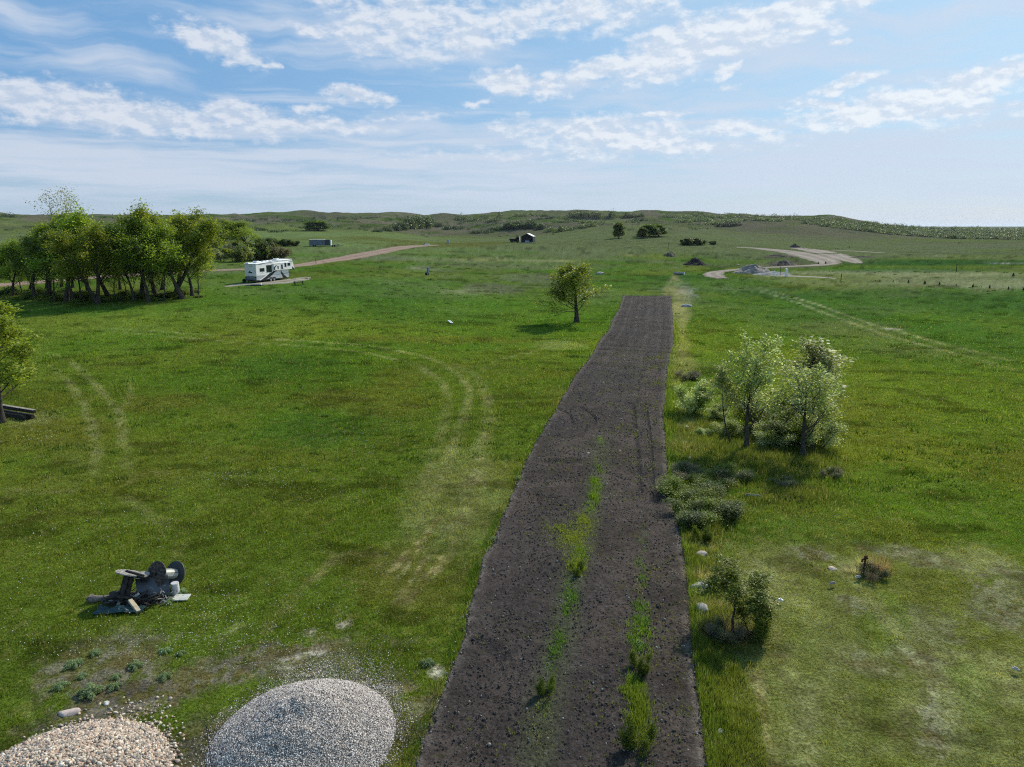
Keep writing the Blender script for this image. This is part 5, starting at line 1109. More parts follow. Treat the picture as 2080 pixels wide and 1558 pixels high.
# row of newly planted small evergreens
EV = None
labs = ['first small dark evergreen from the left on the planted line', 'second small evergreen from the left on the planted line', 'third small evergreen from the left, taller than its neighbours', 'fourth small evergreen from the left, the stoutest of the line', 'fifth small evergreen from the left, narrow and pointed', 'sixth small evergreen from the left, the smallest', 'seventh small evergreen from the left on the planted line', 'eighth small evergreen from the left on the planted line', 'ninth small evergreen from the left on the planted line', 'last small evergreen before the right edge']
for i, (px, py) in enumerate(((1787,572),(1814,573),(1845,575.5),(1878,578),(1908,580),(1942,581.5),(1976,584),(2010,586),(2048,589),(2078,591))):
    x, y, z = ground(px, py); rg = np.random.default_rng(70)
    if EV is None:
        EV = empty('small_evergreen', (0, 0, 0)); n = 420; t = rg.random(n)**.7; a = rg.random(n)*6.28; r = (1-t)*.42*np.sqrt(rg.random(n)); c = np.stack([r*np.cos(a), r*np.sin(a), .12+t*1.05], 1); V, F = leaf_quads(c, .09, rg); mesh_np('foliage', V, F, M['leaf'], EV, col=np.tile(GREENS['deep']*.55, (len(V), 1)))
        m = MB(); m.tube([(0, 0, -.1), (0, 0, .9)], [.04, .015], 6); m.build('trunk', M['bark'], EV); t_ = EV
    else: t_ = copy_tree(EV)
    s = (.8, .75, 1.2, 1.25, 1.15, .7, 1.2, 1.1, 1.0, .9)[i]*.55; t_.location = (x, y, z); t_.rotation_euler = (0, 0, i); t_.scale = (s*(1.25 if i == 3 else 1),)*2+(s,); tag(t_, labs[i], 'evergreen', 'small evergreens planted in a line')
for i, (px, py) in enumerate(((1662,537),(1677,536),(1725,503),(2058,562))):
    x, y, z = ground(px, py); t_ = copy_tree(EV); t_.location = (x, y, z); t_.scale = (.9, .9, .7); t_.rotation_euler = (0, 0, i*2)
    tag(t_, ['left dark bushlet at the tip of the gravel loop', 'right dark bushlet at the tip of the gravel loop', 'black speck-like bush beyond the yard', 'dark bushlet in the pale field near the right edge'][i], 'bush')
# log and beams
x, y, z = ground(1380, 558.5); o = empty('white_tipped_log', (x, y, z), R(-35), 'grey log with a pale cut end lying beyond the garden', 'log'); m = MB(); m.tube([(-1.6, 0, .42), (1.3, 0, .40)], [.34, .42], 12); m.build('trunk', M['oldwood'], o); m = MB(); m.tube([(1.302, 0, .40), (1.34, 0, .40)], .36, 12); m.build('cut_end', M['white'], o)
def beams():
    x, y, z = ground(40, 850); o = empty('timber_stack', (x, y, z), R(-24), 'long dark timber beams lying under the tree at the left edge', 'timber')
    for i, (yy, zz, l0, l1, w) in enumerate(((.35, .52, -3.2, 1.15, .22), (-.1, .2, -3.0, .75, .26), (.3, .16, -3.1, 1.0, .26))):
        m = MB(); m.box(l0, l1, yy-w/2, yy+w/2, zz-w/2, zz+w/2); m.build('beam', M['darkwood'], o, bevel=.015)
    m = MB(); m.box(-3.2, 1.2, .23, .47, .635, .66); m.build('top_board', M['oldwood'], o)
    m = MB(); m.box(-2.9, .6, -.2, .5, .0, .14); m.build('skid', M['darkwood'], o)
beams()
# rusty yard hydrant and dry grass tufts round it
x, y, z = ground(1754, 1165); o = empty('yard_hydrant', (x, y, z), R(20), 'rusty iron yard hydrant among dry grass on the mown lawn', 'hydrant')
m = MB(); m.tube([(0, 0, -.05), (0, 0, .62)], .032, 8); m.build('standpipe', M['rust'], o)
m = MB(); m.tube([(-.14, 0, .62), (.12, 0, .64)], .04, 8); m.tube([(0, 0, .58), (0, 0, .76)], .045, 8); m.tube([(-.13, 0, .63), (-.16, 0, .52)], .03, 8); m.build('spout_head', M['rust'], o)
m = MB(); m.tube([(0, .02, .72), (.16, .05, .69)], .018, 6); m.tube([(.10, .04, .74), (.16, .04, .62)], .018, 6); m.build('handle', M['rust'], o)
# thin bent rod beside the grey heap
x, y, z = ground(431, 1570); o = empty('metal_rod', (x, y, z), 0, 'thin black upright rod with a bent wire beside the grey heap', 'rod'); m = MB(); m.tube([(0, 0, -.1), (-.01, .0, .9), (-.03, 0, 1.35)], .011, 6); m.build('rod', M['darksteel'], o)
m = MB(); m.tube([(-.12, 0, 1.42), (-.03, 0, 1.34), (.03, 0, 1.2), (.06, 0, 1.05)], .006, 5); m.build('wire', M['darksteel'], o)

# ------------------------------------------------------------------ the junk pile: cable reels, boards, pipe, log, tarp
BX, BY, BZ = ground(280, 1226)
_bd = math.hypot(BX, BY); _ba = math.atan2(BX, BY); SX = (BY/_bd, -BX/_bd); DP = (BX/_bd, BY/_bd); KS = math.hypot(_bd, CAMZ)/FPX*.97
def J(px, py, h=0.0):
    "photo pixel at height h above the ground of the pile"
    d = photo_dir(px, py); t = (CAMZ-BZ-h)/-d[2]; return Vector((d[0]*t, d[1]*t, BZ+h))
ground_up = Vector((0, 0, 1)); right = Vector((SX[0], SX[1], 0)); away = Vector((DP[0], DP[1], 0))
def reel(label, c, axis, r, w, rd, hole=True, mat1='oldwood', mat2='darkwood', slats=8, drum='darkwood'):
    "cable reel: two plank discs, a drum of staves, centred on c"
    ax = Vector(axis).normalized(); o = empty('cable_reel', c, 0, label, 'cable reel'); o.rotation_euler = ax.to_track_quat('Z', 'Y').to_euler()
    for s, mt in ((1, mat1), (-1, mat2)):
        m = MB(); n = 40
        m.tube([(0, 0, s*w/2-.02), (0, 0, s*w/2+.02)], r, n); d = m.build('flange', M[mt], o, bevel=.004)
        m = MB()
        for k in range(-3, 4):
            L = math.sqrt(max(r*r-(k*r/3.6)**2, 0))*.985; zz = s*(w/2+.0205)+(.001 if s > 0 else -.001); m.box(-L, L, k*r/3.6-.006, k*r/3.6+.006, zz-.002, zz+.002)
        m.tube([(0, 0, s*(w/2+.019)), (0, 0, s*(w/2+.026))], r*.13, 12); m.build('plank_joints', M['blackwall'], d)
    m = MB()
    for k in range(slats):
        a = 2*pi*k/slats; q = Matrix.Rotation(a, 4, 'Z'); m.box(rd-.025, rd, -rd*pi/slats*.82, rd*pi/slats*.82, -w/2+.021, w/2-.021, q)
    m.build('drum', M[drum], o); return o
def reel2(label, p, q, r, rd, **kw): reel(label, (p+q)/2, (p-q), r, (p-q).length, rd, **kw)
reel2('large reel lying on its side at the back right, white drum between two dark discs', J(318, 1166, .80), J(356, 1165, .46), .455, .17, mat1='reelwood', mat2='darksteel', drum='tile')
reel2('tipped reel with a pale grey top disc at the left of the junk pile', J(264, 1164, .92), J(252, 1208, .22), .48, .17, mat1='oldwood', mat2='darkwood', slats=6)
o = empty('slat_crate', J(286, 1188, .5), 0, 'fan of dark slats under a pale disc in the middle of the junk pile', 'slats'); c0 = J(286, 1188, .5)
m = MB()
for k in range(6): m.bar(J(277+k*3.2, 1203, .12)-c0, J(286+k*3.0, 1171, .80)-c0, .035, .02)
m.build('slats', M['darkwood'], o); m = MB(); q = J(288, 1168, .84)-c0; m.tube([q-Vector((0, 0, .02)), q+Vector((0, 0, .02))], .26, 28); m.build('disc', M['oldwood'], o, bevel=.004)
def jbar(name, label, a, b, w, h, mat, cat='board', up=(0, 0, 1)):
    a, b = Vector(a), Vector(b); c = (a+b)/2; m = MB(); m.bar(a-c, b-c, w, h, up); o = m.build(name, M[mat], bevel=min(w, h)*.12); o.location = c; return tag(o, label, cat)
# curved dark sheet leaning over the pile
m = MB(); a = J(278, 1204, .18); b = J(345, 1200, .22); cN = 8; V = []
for k in range(cN):
    t = k/(cN-1); off = away*(-.28+.55*t)+ground_up*(.02+.42*sin(t*1.5)); V += [list(a+off), list(b+off+ground_up*.08*t)]
Vb = [list(Vector(p)+Vector((0, 0, -.015))) for p in V]; n_ = len(V)
F_ = [(2*k, 2*k+1, 2*k+3, 2*k+2) for k in range(cN-1)]+[(n_+2*k+2, n_+2*k+3, n_+2*k+1, n_+2*k) for k in range(cN-1)]+[(2*k, 2*k+2, n_+2*k+2, n_+2*k) for k in range(cN-1)]+[(2*k+3, 2*k+1, n_+2*k+1, n_+2*k+3) for k in range(cN-1)]
m.add(V+Vb, F_); tag(m.build('metal_sheet', M['charcoal'] if 'charcoal' in M else M['darksteel']), 'curved charcoal sheet metal across the front of the reels', 'sheet metal')
# corrugated culvert piece
o = empty('corrugated_pipe', J(356, 1196, .22), 0, 'short light grey corrugated pipe standing at the right of the pile', 'pipe'); m = MB(); pts = [(0, 0, -.24+k*.02) for k in range(25)]; m.tube(pts, [.13+.012*(k % 2) for k in range(25)], 16); m.build('ribbed_wall', M['steelpale'] if 'steelpale' in M else M['steel'], o)
# leaning slats and bars
for k, (p, q, w, h, mt, nm, lab) in enumerate((
  ((238,1210,.12),(265,1184,.62),0.105,0.049,'oldwood','plank','grey plank leaning up to the left reel'),
  ((246,1214,.10),(272,1178,.66),0.075,0.042,'darkwood','plank','dark plank leaning beside the grey one at the left reel'),
  ((214,1224,.05),(285,1207,.22),0.090,0.070,'oldwood','plank','long pale rail slanting across the front of the pile'),
  ((252,1236,.06),(300,1199,.40),0.105,0.056,'darkwood','plank','long dark plank crossing the front of the pile from lower left'),
  ((240,1230,.05),(250,1206,.30),0.120,0.056,'oldwood','plank','short grey plank standing in the middle of the front boards'),
  ((268,1216,.15),(282,1206,.35),0.075,0.084,'palestone','plank','pale metal-like slat near the centre of the pile'),
  ((296,1210,.12),(318,1182,.45),.03,.03,'blackwall','bar','left black bar lying over the sheet metal'),
  ((301,1214,.10),(323,1183,.45),.03,.03,'blackwall','bar','middle black bar lying over the sheet metal'),
  ((306,1216,.08),(329,1186,.42),.03,.03,'blackwall','bar','right black bar lying over the sheet metal'),
  ((256,1160,.98),(292,1170,.92),0.090,0.070,'blackwall','plank','black plank lying on the pale reel tops'),
  ((258,1165,.95),(296,1175,.90),0.075,0.070,'blackwall','plank','second black plank lying on the pale reel tops'),
  ((190,1216,.04),(236,1207,.12),0.105,0.070,'darkwood','plank','dark board behind the uprooted log'),
  ((228,1241,.03),(262,1231,.06),0.150,0.056,'darkwood','plank','dark board lying on the tarp'),
  ((244,1198,.30),(262,1202,.25),0.300,0.042,'darksteel','plank','round-cornered dark lid left of the reels'),
 )): jbar(nm, lab, J(*p), J(*q), w, h, mt)
jbar('lumber_block', 'thick pale yellow block of lumber at the front of the pile', J(264, 1219, .26), J(282, 1243, .05), .15, .11, 'palewood', 'lumber')
jbar('roof_panel', 'pale ribbed panel lying flat in the grass at the right of the pile', J(352, 1214, .06), J(384, 1213, .06), .42, .04, 'tile', 'panel')
o = empty('uprooted_log', J(208, 1216, .10), R(6), 'weathered log with a knotted root end at the left of the pile', 'log'); m = MB(); m.tube([(-.42, 0, .02), (-.2, 0, .0), (.15, .05, .0), (.5, .12, .0)], [.16, .12, .09, .07], 10); m.build('trunk', M['greylog'], o)
m = MB(); [m.tube([(-.36, 0, .02), (-.5, sin(k*1.3)*.14, cos(k*1.7)*.12)], [.07, .03], 6) for k in range(6)]; m.build('roots', M['greylog'], o)
o = empty('debris_tangle', J(325, 1216, .0), 0, 'tangle of broken sticks and rusty scrap at the right front of the pile', 'debris'); rg = np.random.default_rng(3); m = MB()
for k in range(90): p = rg.normal(size=3)*np.array([.26, .2, .12])+np.array([0, 0, .16]); q = p+rg.normal(size=3)*np.array([.16, .16, .1]); p[2] = abs(p[2]); q[2] = abs(q[2]); m.bar(p, q, rg.uniform(.008, .03), rg.uniform(.008, .025))
m.build('sticks', M['oldwood'], o); m = MB()
for k in range(330): p = rg.normal(size=3)*np.array([.42, .20, .07])+np.array([-.62, -.20, .13]); q = p+rg.normal(size=3)*np.array([.22, .16, .06]); p[2] = abs(p[2]); q[2] = abs(q[2]); m.bar(p, q, rg.uniform(.015, .05), rg.uniform(.01, .035))
m.build('dark_scrap', M['darkwood'], o)['kind'] = 'stuff'
# tarp
o = empty('tarp', J(246, 1243, .0), R(-4), 'crumpled teal tarp spread under the front boards of the pile', 'tarp'); n_ = 34; u = np.linspace(-1, 1, n_); X, Y = np.meshgrid(u*.85, u*.20); X, Y = X.ravel(), Y.ravel(); Z = .03+.26*fbm(X*5, Y*7, 601, 3)*(1-.5*(X**2+(Y/.20)**2)/2)-.02; ed = 1+.25*(fbm(X*3+4, Y*3, 603, 2)-.5); F = np.arange(n_*n_).reshape(n_, n_); F = np.stack([F[:-1, :-1], F[:-1, 1:], F[1:, 1:], F[1:, :-1]], -1).reshape(-1, 4); mesh_np('cloth', np.stack([X*ed, Y*ed+.12*X, Z], 1), F, M['tarp'], o, smooth=False)

# ------------------------------------------------------------------ turf, weeds and flowers
def blades(x, y, h, w, col, rg, lean=.45):
    n = len(x); z = H(x, y)+STRIPZ(x, y); a = rg.random(n)*2*pi; l = rg.random(n)*2*pi; ln = rg.random(n)*lean
    V = np.empty((n, 3, 3), np.float32); cw, sw = np.cos(a)*w/2, np.sin(a)*w/2
    V[:, 0] = np.stack([x-cw, y-sw, z-.02], 1); V[:, 1] = np.stack([x+cw, y+sw, z-.02], 1); V[:, 2] = np.stack([x+np.cos(l)*ln*h, y+np.sin(l)*ln*h, z+h], 1)
    c = np.repeat(col[:, None], 3, 1).astype(np.float32); c[:, :2] *= .8; c[:, 2] *= 1.15
    return V.reshape(-1, 3), np.arange(n*3).reshape(n, 3), c.reshape(-1, 3)
def STRIPZ(x, y): return np.where(strip_in(x, y) > .1, .03, 0)
def turf():
    rg = np.random.default_rng(21); N = 1150000
    az = rg.uniform(-R(40), R(40), N); D = np.exp(rg.uniform(math.log(12.5), math.log(150), N)); x = D*np.sin(az); y = D*np.cos(az)
    k = (strip_in(x, y) < -.02)
    for cx, cy_, rx, ry in HEAPS: k &= (((x-cx)/rx)**2+((y-cy_)/ry)**2 > .92)
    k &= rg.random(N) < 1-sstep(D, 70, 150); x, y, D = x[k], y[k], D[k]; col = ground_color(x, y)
    bare = np.clip(1-(col[:, 1]-np.maximum(col[:, 0], col[:, 2]))/.018, 0, 1)          # grey or straw ground carries little grass
    k = rg.random(len(x)) > bare*.60; x, y, D, col, bare = x[k], y[k], D[k], col[k], bare[k]
    d, t = poly_dist(x, y, WSR, 2.0); fringe = np.exp(-(d/1.0)**2)*(x > strip_x(y)[1]); d2, t2 = poly_dist(x, y, WSL, 1.0); fringe2 = np.exp(-(d2/.25)**2)
    tall = sstep(fbm(x/3.5, y/3.5, 85, 3), .55, .72)*.6+sstep(fbm(x/.45, y/.45, 86, 2), .60, .78)*.8*(D < 60)
    h = (.045+.0009*D)*(1-.5*sstep(D, 60, 150))*rg.uniform(.5, 1.5, len(x))*(1+tall)*(1+2.2*fringe+1.2*fringe2)*(1-.35*bare); w = np.maximum(.012, .00072*D)*rg.uniform(.7, 1.4, len(x))
    near_r = inside(x, y, W([(1500,1105),(1540,1330),(1580,1580),(2300,1580),(2300,1100)])); h = np.where(near_r, h*.62, h)
    lush = np.array((.075, .135, .018)); col = col*(1-.75*fringe[:, None])+lush*.75*fringe[:, None]
    v = rg.normal(1.10, .34, len(x)).clip(.35, 2.2)[:, None]; col = np.clip(col*v, .004, 1); st = rg.random(len(x)) < .06; col[st] = np.array((.26, .235, .13))*rg.uniform(.6, 1.2, (st.sum(), 1))
    V, F, c = blades(x, y, h, w, col, rg); o = mesh_np('grass', V, F, M['blade'], col=c); tag(o, 'short green pasture grass covering the near ground', 'grass', kind='stuff')
turf()
def weeds():
    rg = np.random.default_rng(22); X = []; Y = []; Hh = []; Ww = []; Cc = []
    def add(x, y, h, w, c): X.append(x); Y.append(y); Hh.append(h); Ww.append(w); Cc.append(c)
    # weed rows on the soil: (photo x, y, half width px, tufts, height, colour)
    g1 = np.array((.085, .16, .022)); g2 = np.array((.06, .13, .03)); g3 = np.array((.12, .17, .035)); gry = np.array((.15, .17, .11)); g4 = np.array((.085, .13, .024))
    rows = [(1220,898,5,60,.14,g1),(1214,950,5,50,.10,g1),(1211,985,10,260,.13,g1),(1206,1008,9,240,.15,g1),(1200,1035,9,140,.12,g1),(1190,1060,18,340,.12,g3),(1150,1082,38,620,.08,g3),(1172,1100,28,420,.10,g3),(1178,1125,14,200,.10,g1),(1170,1150,14,260,.14,g3),(1160,1190,12,160,.08,g2),(1156,1215,14,150,.08,g2),(1150,1240,9,80,.07,g2),(1140,1300,13,130,.09,g2),(1128,1330,13,130,.09,g2),(1122,1360,9,60,.08,g2),(1106,1440,12,50,.08,g3),(1098,1480,25,80,.05,gry),(1090,1530,30,160,.06,gry),
            (1306,1085,8,50,.12,g2),(1308,1110,8,60,.14,g2),(1304,1150,9,110,.16,g2),(1303,1178,8,70,.15,g2),(1300,1200,8,60,.12,gry),(1301,1232,12,220,.16,g2),(1302,1262,12,240,.20,g2),(1298,1290,18,420,.20,g1),(1297,1312,14,280,.18,g2),(1300,1345,10,80,.15,gry),(1286,1390,16,420,.20,g1),(1290,1415,18,520,.24,g4),(1294,1445,17,620,.27,g4),(1298,1475,14,380,.24,g4),(1300,1500,14,120,.16,gry),(1300,1535,16,120,.14,g2),
            (1150,915,24,110,.05,gry),(1175,905,24,90,.05,g3),(1385,1190,18,160,.07,g1),(1392,1320,18,180,.08,g3),(1395,1390,20,200,.08,g3),(1400,1450,20,160,.08,g3),(1405,1520,22,180,.08,g3)]
    for ri, (px, py, wp, n, h, c) in enumerate(rows):
        cx, cy_ = G(px, py); k = math.hypot(cy_, CAMZ)/FPX; n *= 5 if ri < 18 else 2; h *= 1.0 if ri < 18 else .72; wp *= 1.0 if ri < 18 else 1.15
        xx = cx+rg.normal(size=n)*wp*k*.62; yy = cy_+rg.normal(size=n)*max(wp, 16)*k*1.2; kk = rg.random(n) < .25+.9*sstep(fbm(xx*2.2, yy*2.2, 131, 3), .35, .6); xx, yy = xx[kk], yy[kk]; n = len(xx); hh = h*rg.uniform(.4, 1.4, n)*.9; add(xx, yy, hh, np.full(n, .019)*rg.uniform(.6, 1.8, n), c*rg.uniform(.7, 1.6, (n, 1)))
    # seedlings scattered over the soil: little rosettes of six
    n = 11000; y = STRIP_Y0+(rg.random(n)**1.5)*(75-STRIP_Y0); a, b = strip_x(y); u = rg.random(n)**.8; x = a+(b-a)*u; dn = sstep(fbm(x/1.3, y/1.3, 121, 3), .42, .62)*(.4+.9*sstep(u, .5, .95)); k = rg.random(n) < dn; x, y = x[k], y[k]; m = 7
    xx = np.repeat(x, m)+rg.normal(size=len(x)*m)*.03; yy = np.repeat(y, m)+rg.normal(size=len(x)*m)*.03; c = np.repeat(np.where(rg.random((len(x), 1)) < .5, g3, gry)*.9, m, 0)*rg.uniform(.6, 1.3, (len(xx), 1)); add(xx, yy, rg.uniform(.03, .09, len(xx)), np.maximum(.018, .0007*yy)*rg.uniform(.8, 1.6, len(xx)), c)
    # tall fringe grass along the right edge below the sapling
    n = 46000; y = rg.uniform(STRIP_Y0, 27, n); b = strip_x(y)[1]; wd = np.interp(y, [13, 17, 20, 27], [1.45, 1.6, 1.2, .6]); u = rg.random(n); x = b+.02+u*wd; k = rg.random(n) < .35+.65*sstep(fbm(x*1.2, y*1.2, 123, 3), .35, .6); x, y, u = x[k], y[k], u[k]
    tn = fbm(x*.8, y*.8, 125, 3)[:, None]; add(x, y, rg.uniform(.08, .26, len(x))*(1-.3*u)*(.45+1.2*fbm(x*2.5, y*2.5, 133, 3)), rg.uniform(.010, .02, len(x)), (np.array((.045, .095, .012))*(1-tn)+np.array((.15, .185, .04))*tn)*rg.uniform(.7, 1.3, (len(x), 1)))
    # tall grass under and around the airy clump and down to the thicket
    for px, py, rx, ry, n, h0, h1 in ((1550, 925, 130, 45, 26000, .18, .45), (1440, 930, 70, 80, 20000, .15, .40), (1430, 1040, 60, 40, 12000, .15, .38), (1600, 1000, 110, 30, 10000, .12, .30), (1390, 820, 30, 80, 9000, .15, .40), (1430, 1130, 40, 60, 7000, .12, .32)):
        c0 = G(px, py); ax = abs(G(px+rx, py)[0]-c0[0]); ay = abs(G(px, py-ry)[1]-c0[1]); x = c0[0]+rg.normal(size=n)*ax*.55; y = c0[1]+rg.normal(size=n)*ay*.55; k = (x > strip_x(y)[1]+.05) & (rg.random(n) < .15+sstep(fbm(x*.9, y*.9, 135, 3), .38, .62)); x, y = x[k], y[k]
        tn = fbm(x*.6, y*.6, 137, 3)[:, None]; cc_ = np.array((.040, .085, .014))*(1-tn)+np.array((.135, .175, .04))*tn; st = rg.random(len(x)) < .10; cc_[st] = (.27, .25, .15); add(x, y, rg.uniform(h0, h1, len(x)), rg.uniform(.014, .03, len(x)), cc_*rg.uniform(.7, 1.3, (len(x), 1)))
    # tufts along the left edge
    n = 9000; y = rg.uniform(STRIP_Y0, 60, n); a = strip_x(y)[0]; x = a-rg.random(n)*.35-.02; k = rg.random(n) < sstep(fbm(x*.5, y*.5, 127, 2), .45, .6); x, y = x[k], y[k]; add(x, y, rg.uniform(.08, .24, len(x)), np.full(len(x), .018), np.array((.045, .12, .015))*rg.uniform(.6, 1.4, (len(x), 1)))
    x = np.concatenate(X); y = np.concatenate(Y); h = np.concatenate(Hh); w = np.concatenate(Ww); c = np.clip(np.concatenate(Cc), 0, 1)
    V, F, cc = blades(x, y, h, w, c, rg, .6); o = mesh_np('weeds', V, F, M['blade'], col=cc); tag(o, 'weeds and seedlings in rows on the dark soil and tall grass along its edges', 'weeds', kind='stuff')
weeds()
def tussocks():
    rg = np.random.default_rng(29); n = 1500; az = rg.uniform(-R(37), R(37), n); D = np.exp(rg.uniform(math.log(38), math.log(230), n)); x = D*np.sin(az); y = D*np.cos(az)
    k = (strip_in(x, y) < -.4) & (rg.random(n) < .25+sstep(fbm(x/14, y/14, 141, 3), .45, .62)); x, y, D = x[k], y[k], D[k]; m = 22; r = rg.uniform(.12, .42, len(x))
    xx = np.repeat(x, m)+rg.normal(size=len(x)*m)*np.repeat(r, m)*1.3; yy = np.repeat(y, m)+rg.normal(size=len(x)*m)*np.repeat(r, m)*.8; c = np.array((.036, .078, .013))*rg.uniform(.6, 1.5, (len(xx), 1))
    V, F, cc = blades(xx, yy, np.repeat(.10+r*.5, m)*rg.uniform(.5, 1.2, len(xx)), np.repeat(.03+D*.0009, m), c, rg, .8); tag(mesh_np('tussock_grass', V, F, M['blade'], col=cc), 'dark coarse tussocks speckling the middle of the pasture', 'tussocks', kind='stuff')
tussocks()
def clods():
    rg = np.random.default_rng(23); n = 34000; y = STRIP_Y0+(rg.random(n)**2.0)*(STRIP_Y1-STRIP_Y0); a, b = strip_x(y); x = a+(b-a)*rg.random(n); e_ = rg.random(n) < .09; x[e_] = np.where(rg.random(e_.sum()) < .65, a[e_]+rg.normal(size=e_.sum())*.12, b[e_]+rg.normal(size=e_.sum())*.10); s = rg.uniform(.008, .026, n)*(1+.018*np.minimum(y, 45))*np.where(rg.random(n) < .05, 1.6, 1)
    T, F = stone_template(rg, 1, 1); V = T[0][None]*s[:, None, None]*rg.uniform(.6, 1.2, (n, 1, 3))+np.stack([x, y, H(x, y)+.05], 1)[:, None]
    c = np.where(rg.random((n, 1)) < np.where(e_, .25, .05)[:, None], np.array((.30, .27, .24)), np.array((.066, .054, .046)))*rg.uniform(.5, 1.5, (n, 1)); o = mesh_np('soil_clods', V.reshape(-1, 3), (F[None]+(np.arange(n)*len(T[0]))[:, None, None]).reshape(-1, 3), M['stone'], col=np.repeat(c, len(T[0]), 0)); tag(o, 'small clods and pebbles scattered over the dark soil', 'clods', kind='stuff')
clods()
def dandelions():
    rg = np.random.default_rng(24); P = []
    for px, py, rx, ry, n in ((520,970,130,26,170),(700,900,150,40,120),(250,1300,260,60,240),(520,1300,160,50,300),(420,1230,120,60,160),(640,1230,200,80,120),(100,1150,160,100,120),(330,1080,260,80,140),(700,1010,90,20,60),(70,880,60,20,50),(1600,1110,200,40,30),(1700,1300,300,200,40),(560,1350,160,30,120),(850,1330,60,60,40),(700,1150,200,90,90),(900,860,120,40,60)):
        for k in range(n):
            q = (px+rg.normal()*rx*.55, py+rg.normal()*ry*.55)
            if q[1] < 480: continue
            P.append(G(*q))
    P = np.array(P); k = strip_in(P[:, 0], P[:, 1]) < -.05; P = P[k]; n = len(P); T, F = stone_template(rg, 1, 1); D = np.hypot(P[:, 0], P[:, 1]); s = (.008+.00034*D)*rg.uniform(.5, 1.2, n)
    V = T[0][None]*s[:, None, None]+np.stack([P[:, 0], P[:, 1], H(P[:, 0], P[:, 1])+.09], 1)[:, None]; c = np.where(rg.random((n, 1)) < .12, np.array((.55, .45, .03)), np.array((.45, .45, .40))); o = mesh_np('dandelions', V.reshape(-1, 3), (F[None]+(np.arange(n)*len(T[0]))[:, None, None]).reshape(-1, 3), M['stone'], col=np.repeat(c, len(T[0]), 0)); tag(o, 'white dandelion seed heads dotted over the lawn', 'dandelions', kind='stuff')
dandelions()
# silvery sage plants on the bare ground at the lower left, and other single weeds
def sage():
    rg = np.random.default_rng(25); n = 1100; r = rg.random(n)**.5; a = rg.random(n)*6.28; lob = .55+.45*np.cos(a*3+1)*np.cos(a*2); c = np.stack([r*np.cos(a)*.40*lob, r*np.sin(a)*.36*lob, .02+.18*(1-r**2)*rg.random(n)*lob+.02], 1); V, F = leaf_quads(c, .032, rg, ratio=.35); col = np.array((.20, .27, .17))*rg.uniform(.6, 1.3, (n, 1)); o = mesh_np('sage_plant', V, F, M['leaf'], col=np.repeat(col, 4, 0)); first = True
    L = [(155,1352,1,'pale sage plant, upper left of the bare ground'),(178,1412,1.35,'largest silvery sage plant on the bare ground'),(237,1396,.8,'small sage plant right of the largest one'),(272,1356,.9,'sage plant in the middle of the bare ground'),(336,1326,.75,'sage plant nearest the lawn, upper right of the bare ground'),(338,1375,.8,'narrow sage plant at the right of the bare ground'),(120,1395,.8,'dim sage plant at the left edge of the bare ground'),(164,1375,.6,'little sage plant above the largest one'),(190,1330,.7,'small sage plant at the top of the bare ground'),(365,1328,.6,'grey weed at the upper right end of the bare ground'),(340,1225,.75,'dark blue-green weed growing at the right foot of the junk pile'),(312,1222,.8,'weed growing between the debris and the lumber block'),(366,1205,.8,'weed growing beside the corrugated pipe'),(80,1502,.7,'weed at the upper edge of the river rock heap'),(1003,1098,.8,'dark green tuft on the left edge of the soil'),(1050,974,.9,'upper dark tuft on the left edge of the soil'),(870,1352,.9,'leafy weed at the corner of the soil near the white bare spot'),(1296,1312,.8,'blue-green weed in the right weed row'),(238,1375,.6,'grass-like weed in the centre of the bare ground'),(1780,1165,.9,'leafy tuft in front of the hydrant')]
    for px, py, s, lab in L:
        t = o if first else o.copy()
        if not first: COL.objects.link(t)
        first = False; x, y, z = ground(px, py); t.location = (x, y, z); t.rotation_euler = (0, 0, px); t.scale = (s, s, s*1.15); tag(t, lab, 'weed plant')
sage()
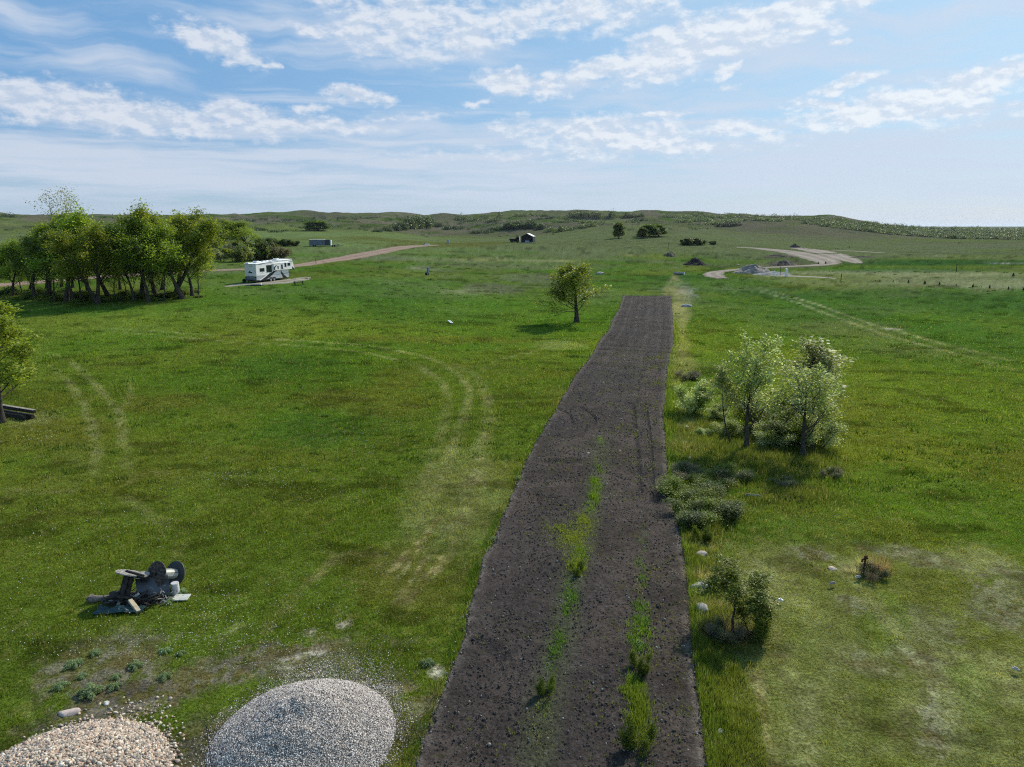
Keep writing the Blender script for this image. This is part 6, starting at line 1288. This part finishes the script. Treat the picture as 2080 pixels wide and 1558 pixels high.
def dry_tuft(px, py, n, r, h, col, label, seed):
    rg = np.random.default_rng(seed); cx, cy_, cz = ground(px, py); x = rg.normal(size=n)*r; y = rg.normal(size=n)*r*.8; hh = h*rg.uniform(.4, 1.2, n); a = rg.random(n)*6.28; V = np.empty((n, 3, 3)); w = .007; V[:, 0] = np.stack([x-w*np.cos(a), y-w*np.sin(a), 0*x-.03], 1); V[:, 1] = np.stack([x+w*np.cos(a), y+w*np.sin(a), 0*x-.03], 1); V[:, 2] = np.stack([x*1.8+rg.normal(size=n)*.05, y*1.8+rg.normal(size=n)*.05, hh], 1)
    c = np.repeat(np.array(col)*rg.uniform(.6, 1.3, (n, 1)), 3, 0); o = mesh_np('dry_grass_tuft', V.reshape(-1, 3), np.arange(n*3).reshape(n, 3), M['blade'], col=c); o.location = (cx, cy_, cz); return tag(o, label, 'grass tuft')
dry_tuft(1785, 1160, 260, .24, .75, (.26, .20, .14), 'tall reddish dry grass tuft right of the hydrant', 1); dry_tuft(1735, 1158, 420, .28, .22, (.36, .36, .30), 'pale grey dry grass at the left of the hydrant', 2); dry_tuft(1757, 1150, 400, .2, .35, (.30, .32, .2), 'pale green grass behind the hydrant', 3)
dry_tuft(1424, 1172, 700, .26, .30, (.36, .33, .22), 'pale dry grass crowning the largest boulder', 4); dry_tuft(1428, 1230, 500, .22, .25, (.34, .30, .24), 'dry grass between the two grey boulders', 5); dry_tuft(1462, 1285, 900, .34, .35, (.28, .24, .18), 'brown dead grass at the foot of the leafy sapling', 6)
dry_tuft(1393, 905, 900, .5, .30, (.32, .32, .18), 'straw-coloured grass by the pale stones left of the trees', 7)
# ------------------------------------------------------------------ the air
def haze():
    x0, x1, y0, y1, z0, z1 = -26500, 26500, -26500, 26500, -60, 75
    m = MB(); m.box(x0, x1, y0, y1, z0, z1); mt = bpy.data.materials.new('haze_air'); mt.use_nodes = True; t = NT(mt.node_tree); t.n.clear()
    v = t.node('ShaderNodeVolumePrincipled'); v.inputs['Color'].default_value = (.72, .84, 1, 1); v.inputs['Density'].default_value = HAZE; v.inputs['Anisotropy'].default_value = .3
    o = t.node('ShaderNodeOutputMaterial'); t.l.new(v.outputs[0], o.inputs['Volume']); mt.cycles.homogeneous_volume = True
    tag(m.build('haze', mt), kind='stuff')
HAZE = 0.00003
if HAZE: haze()
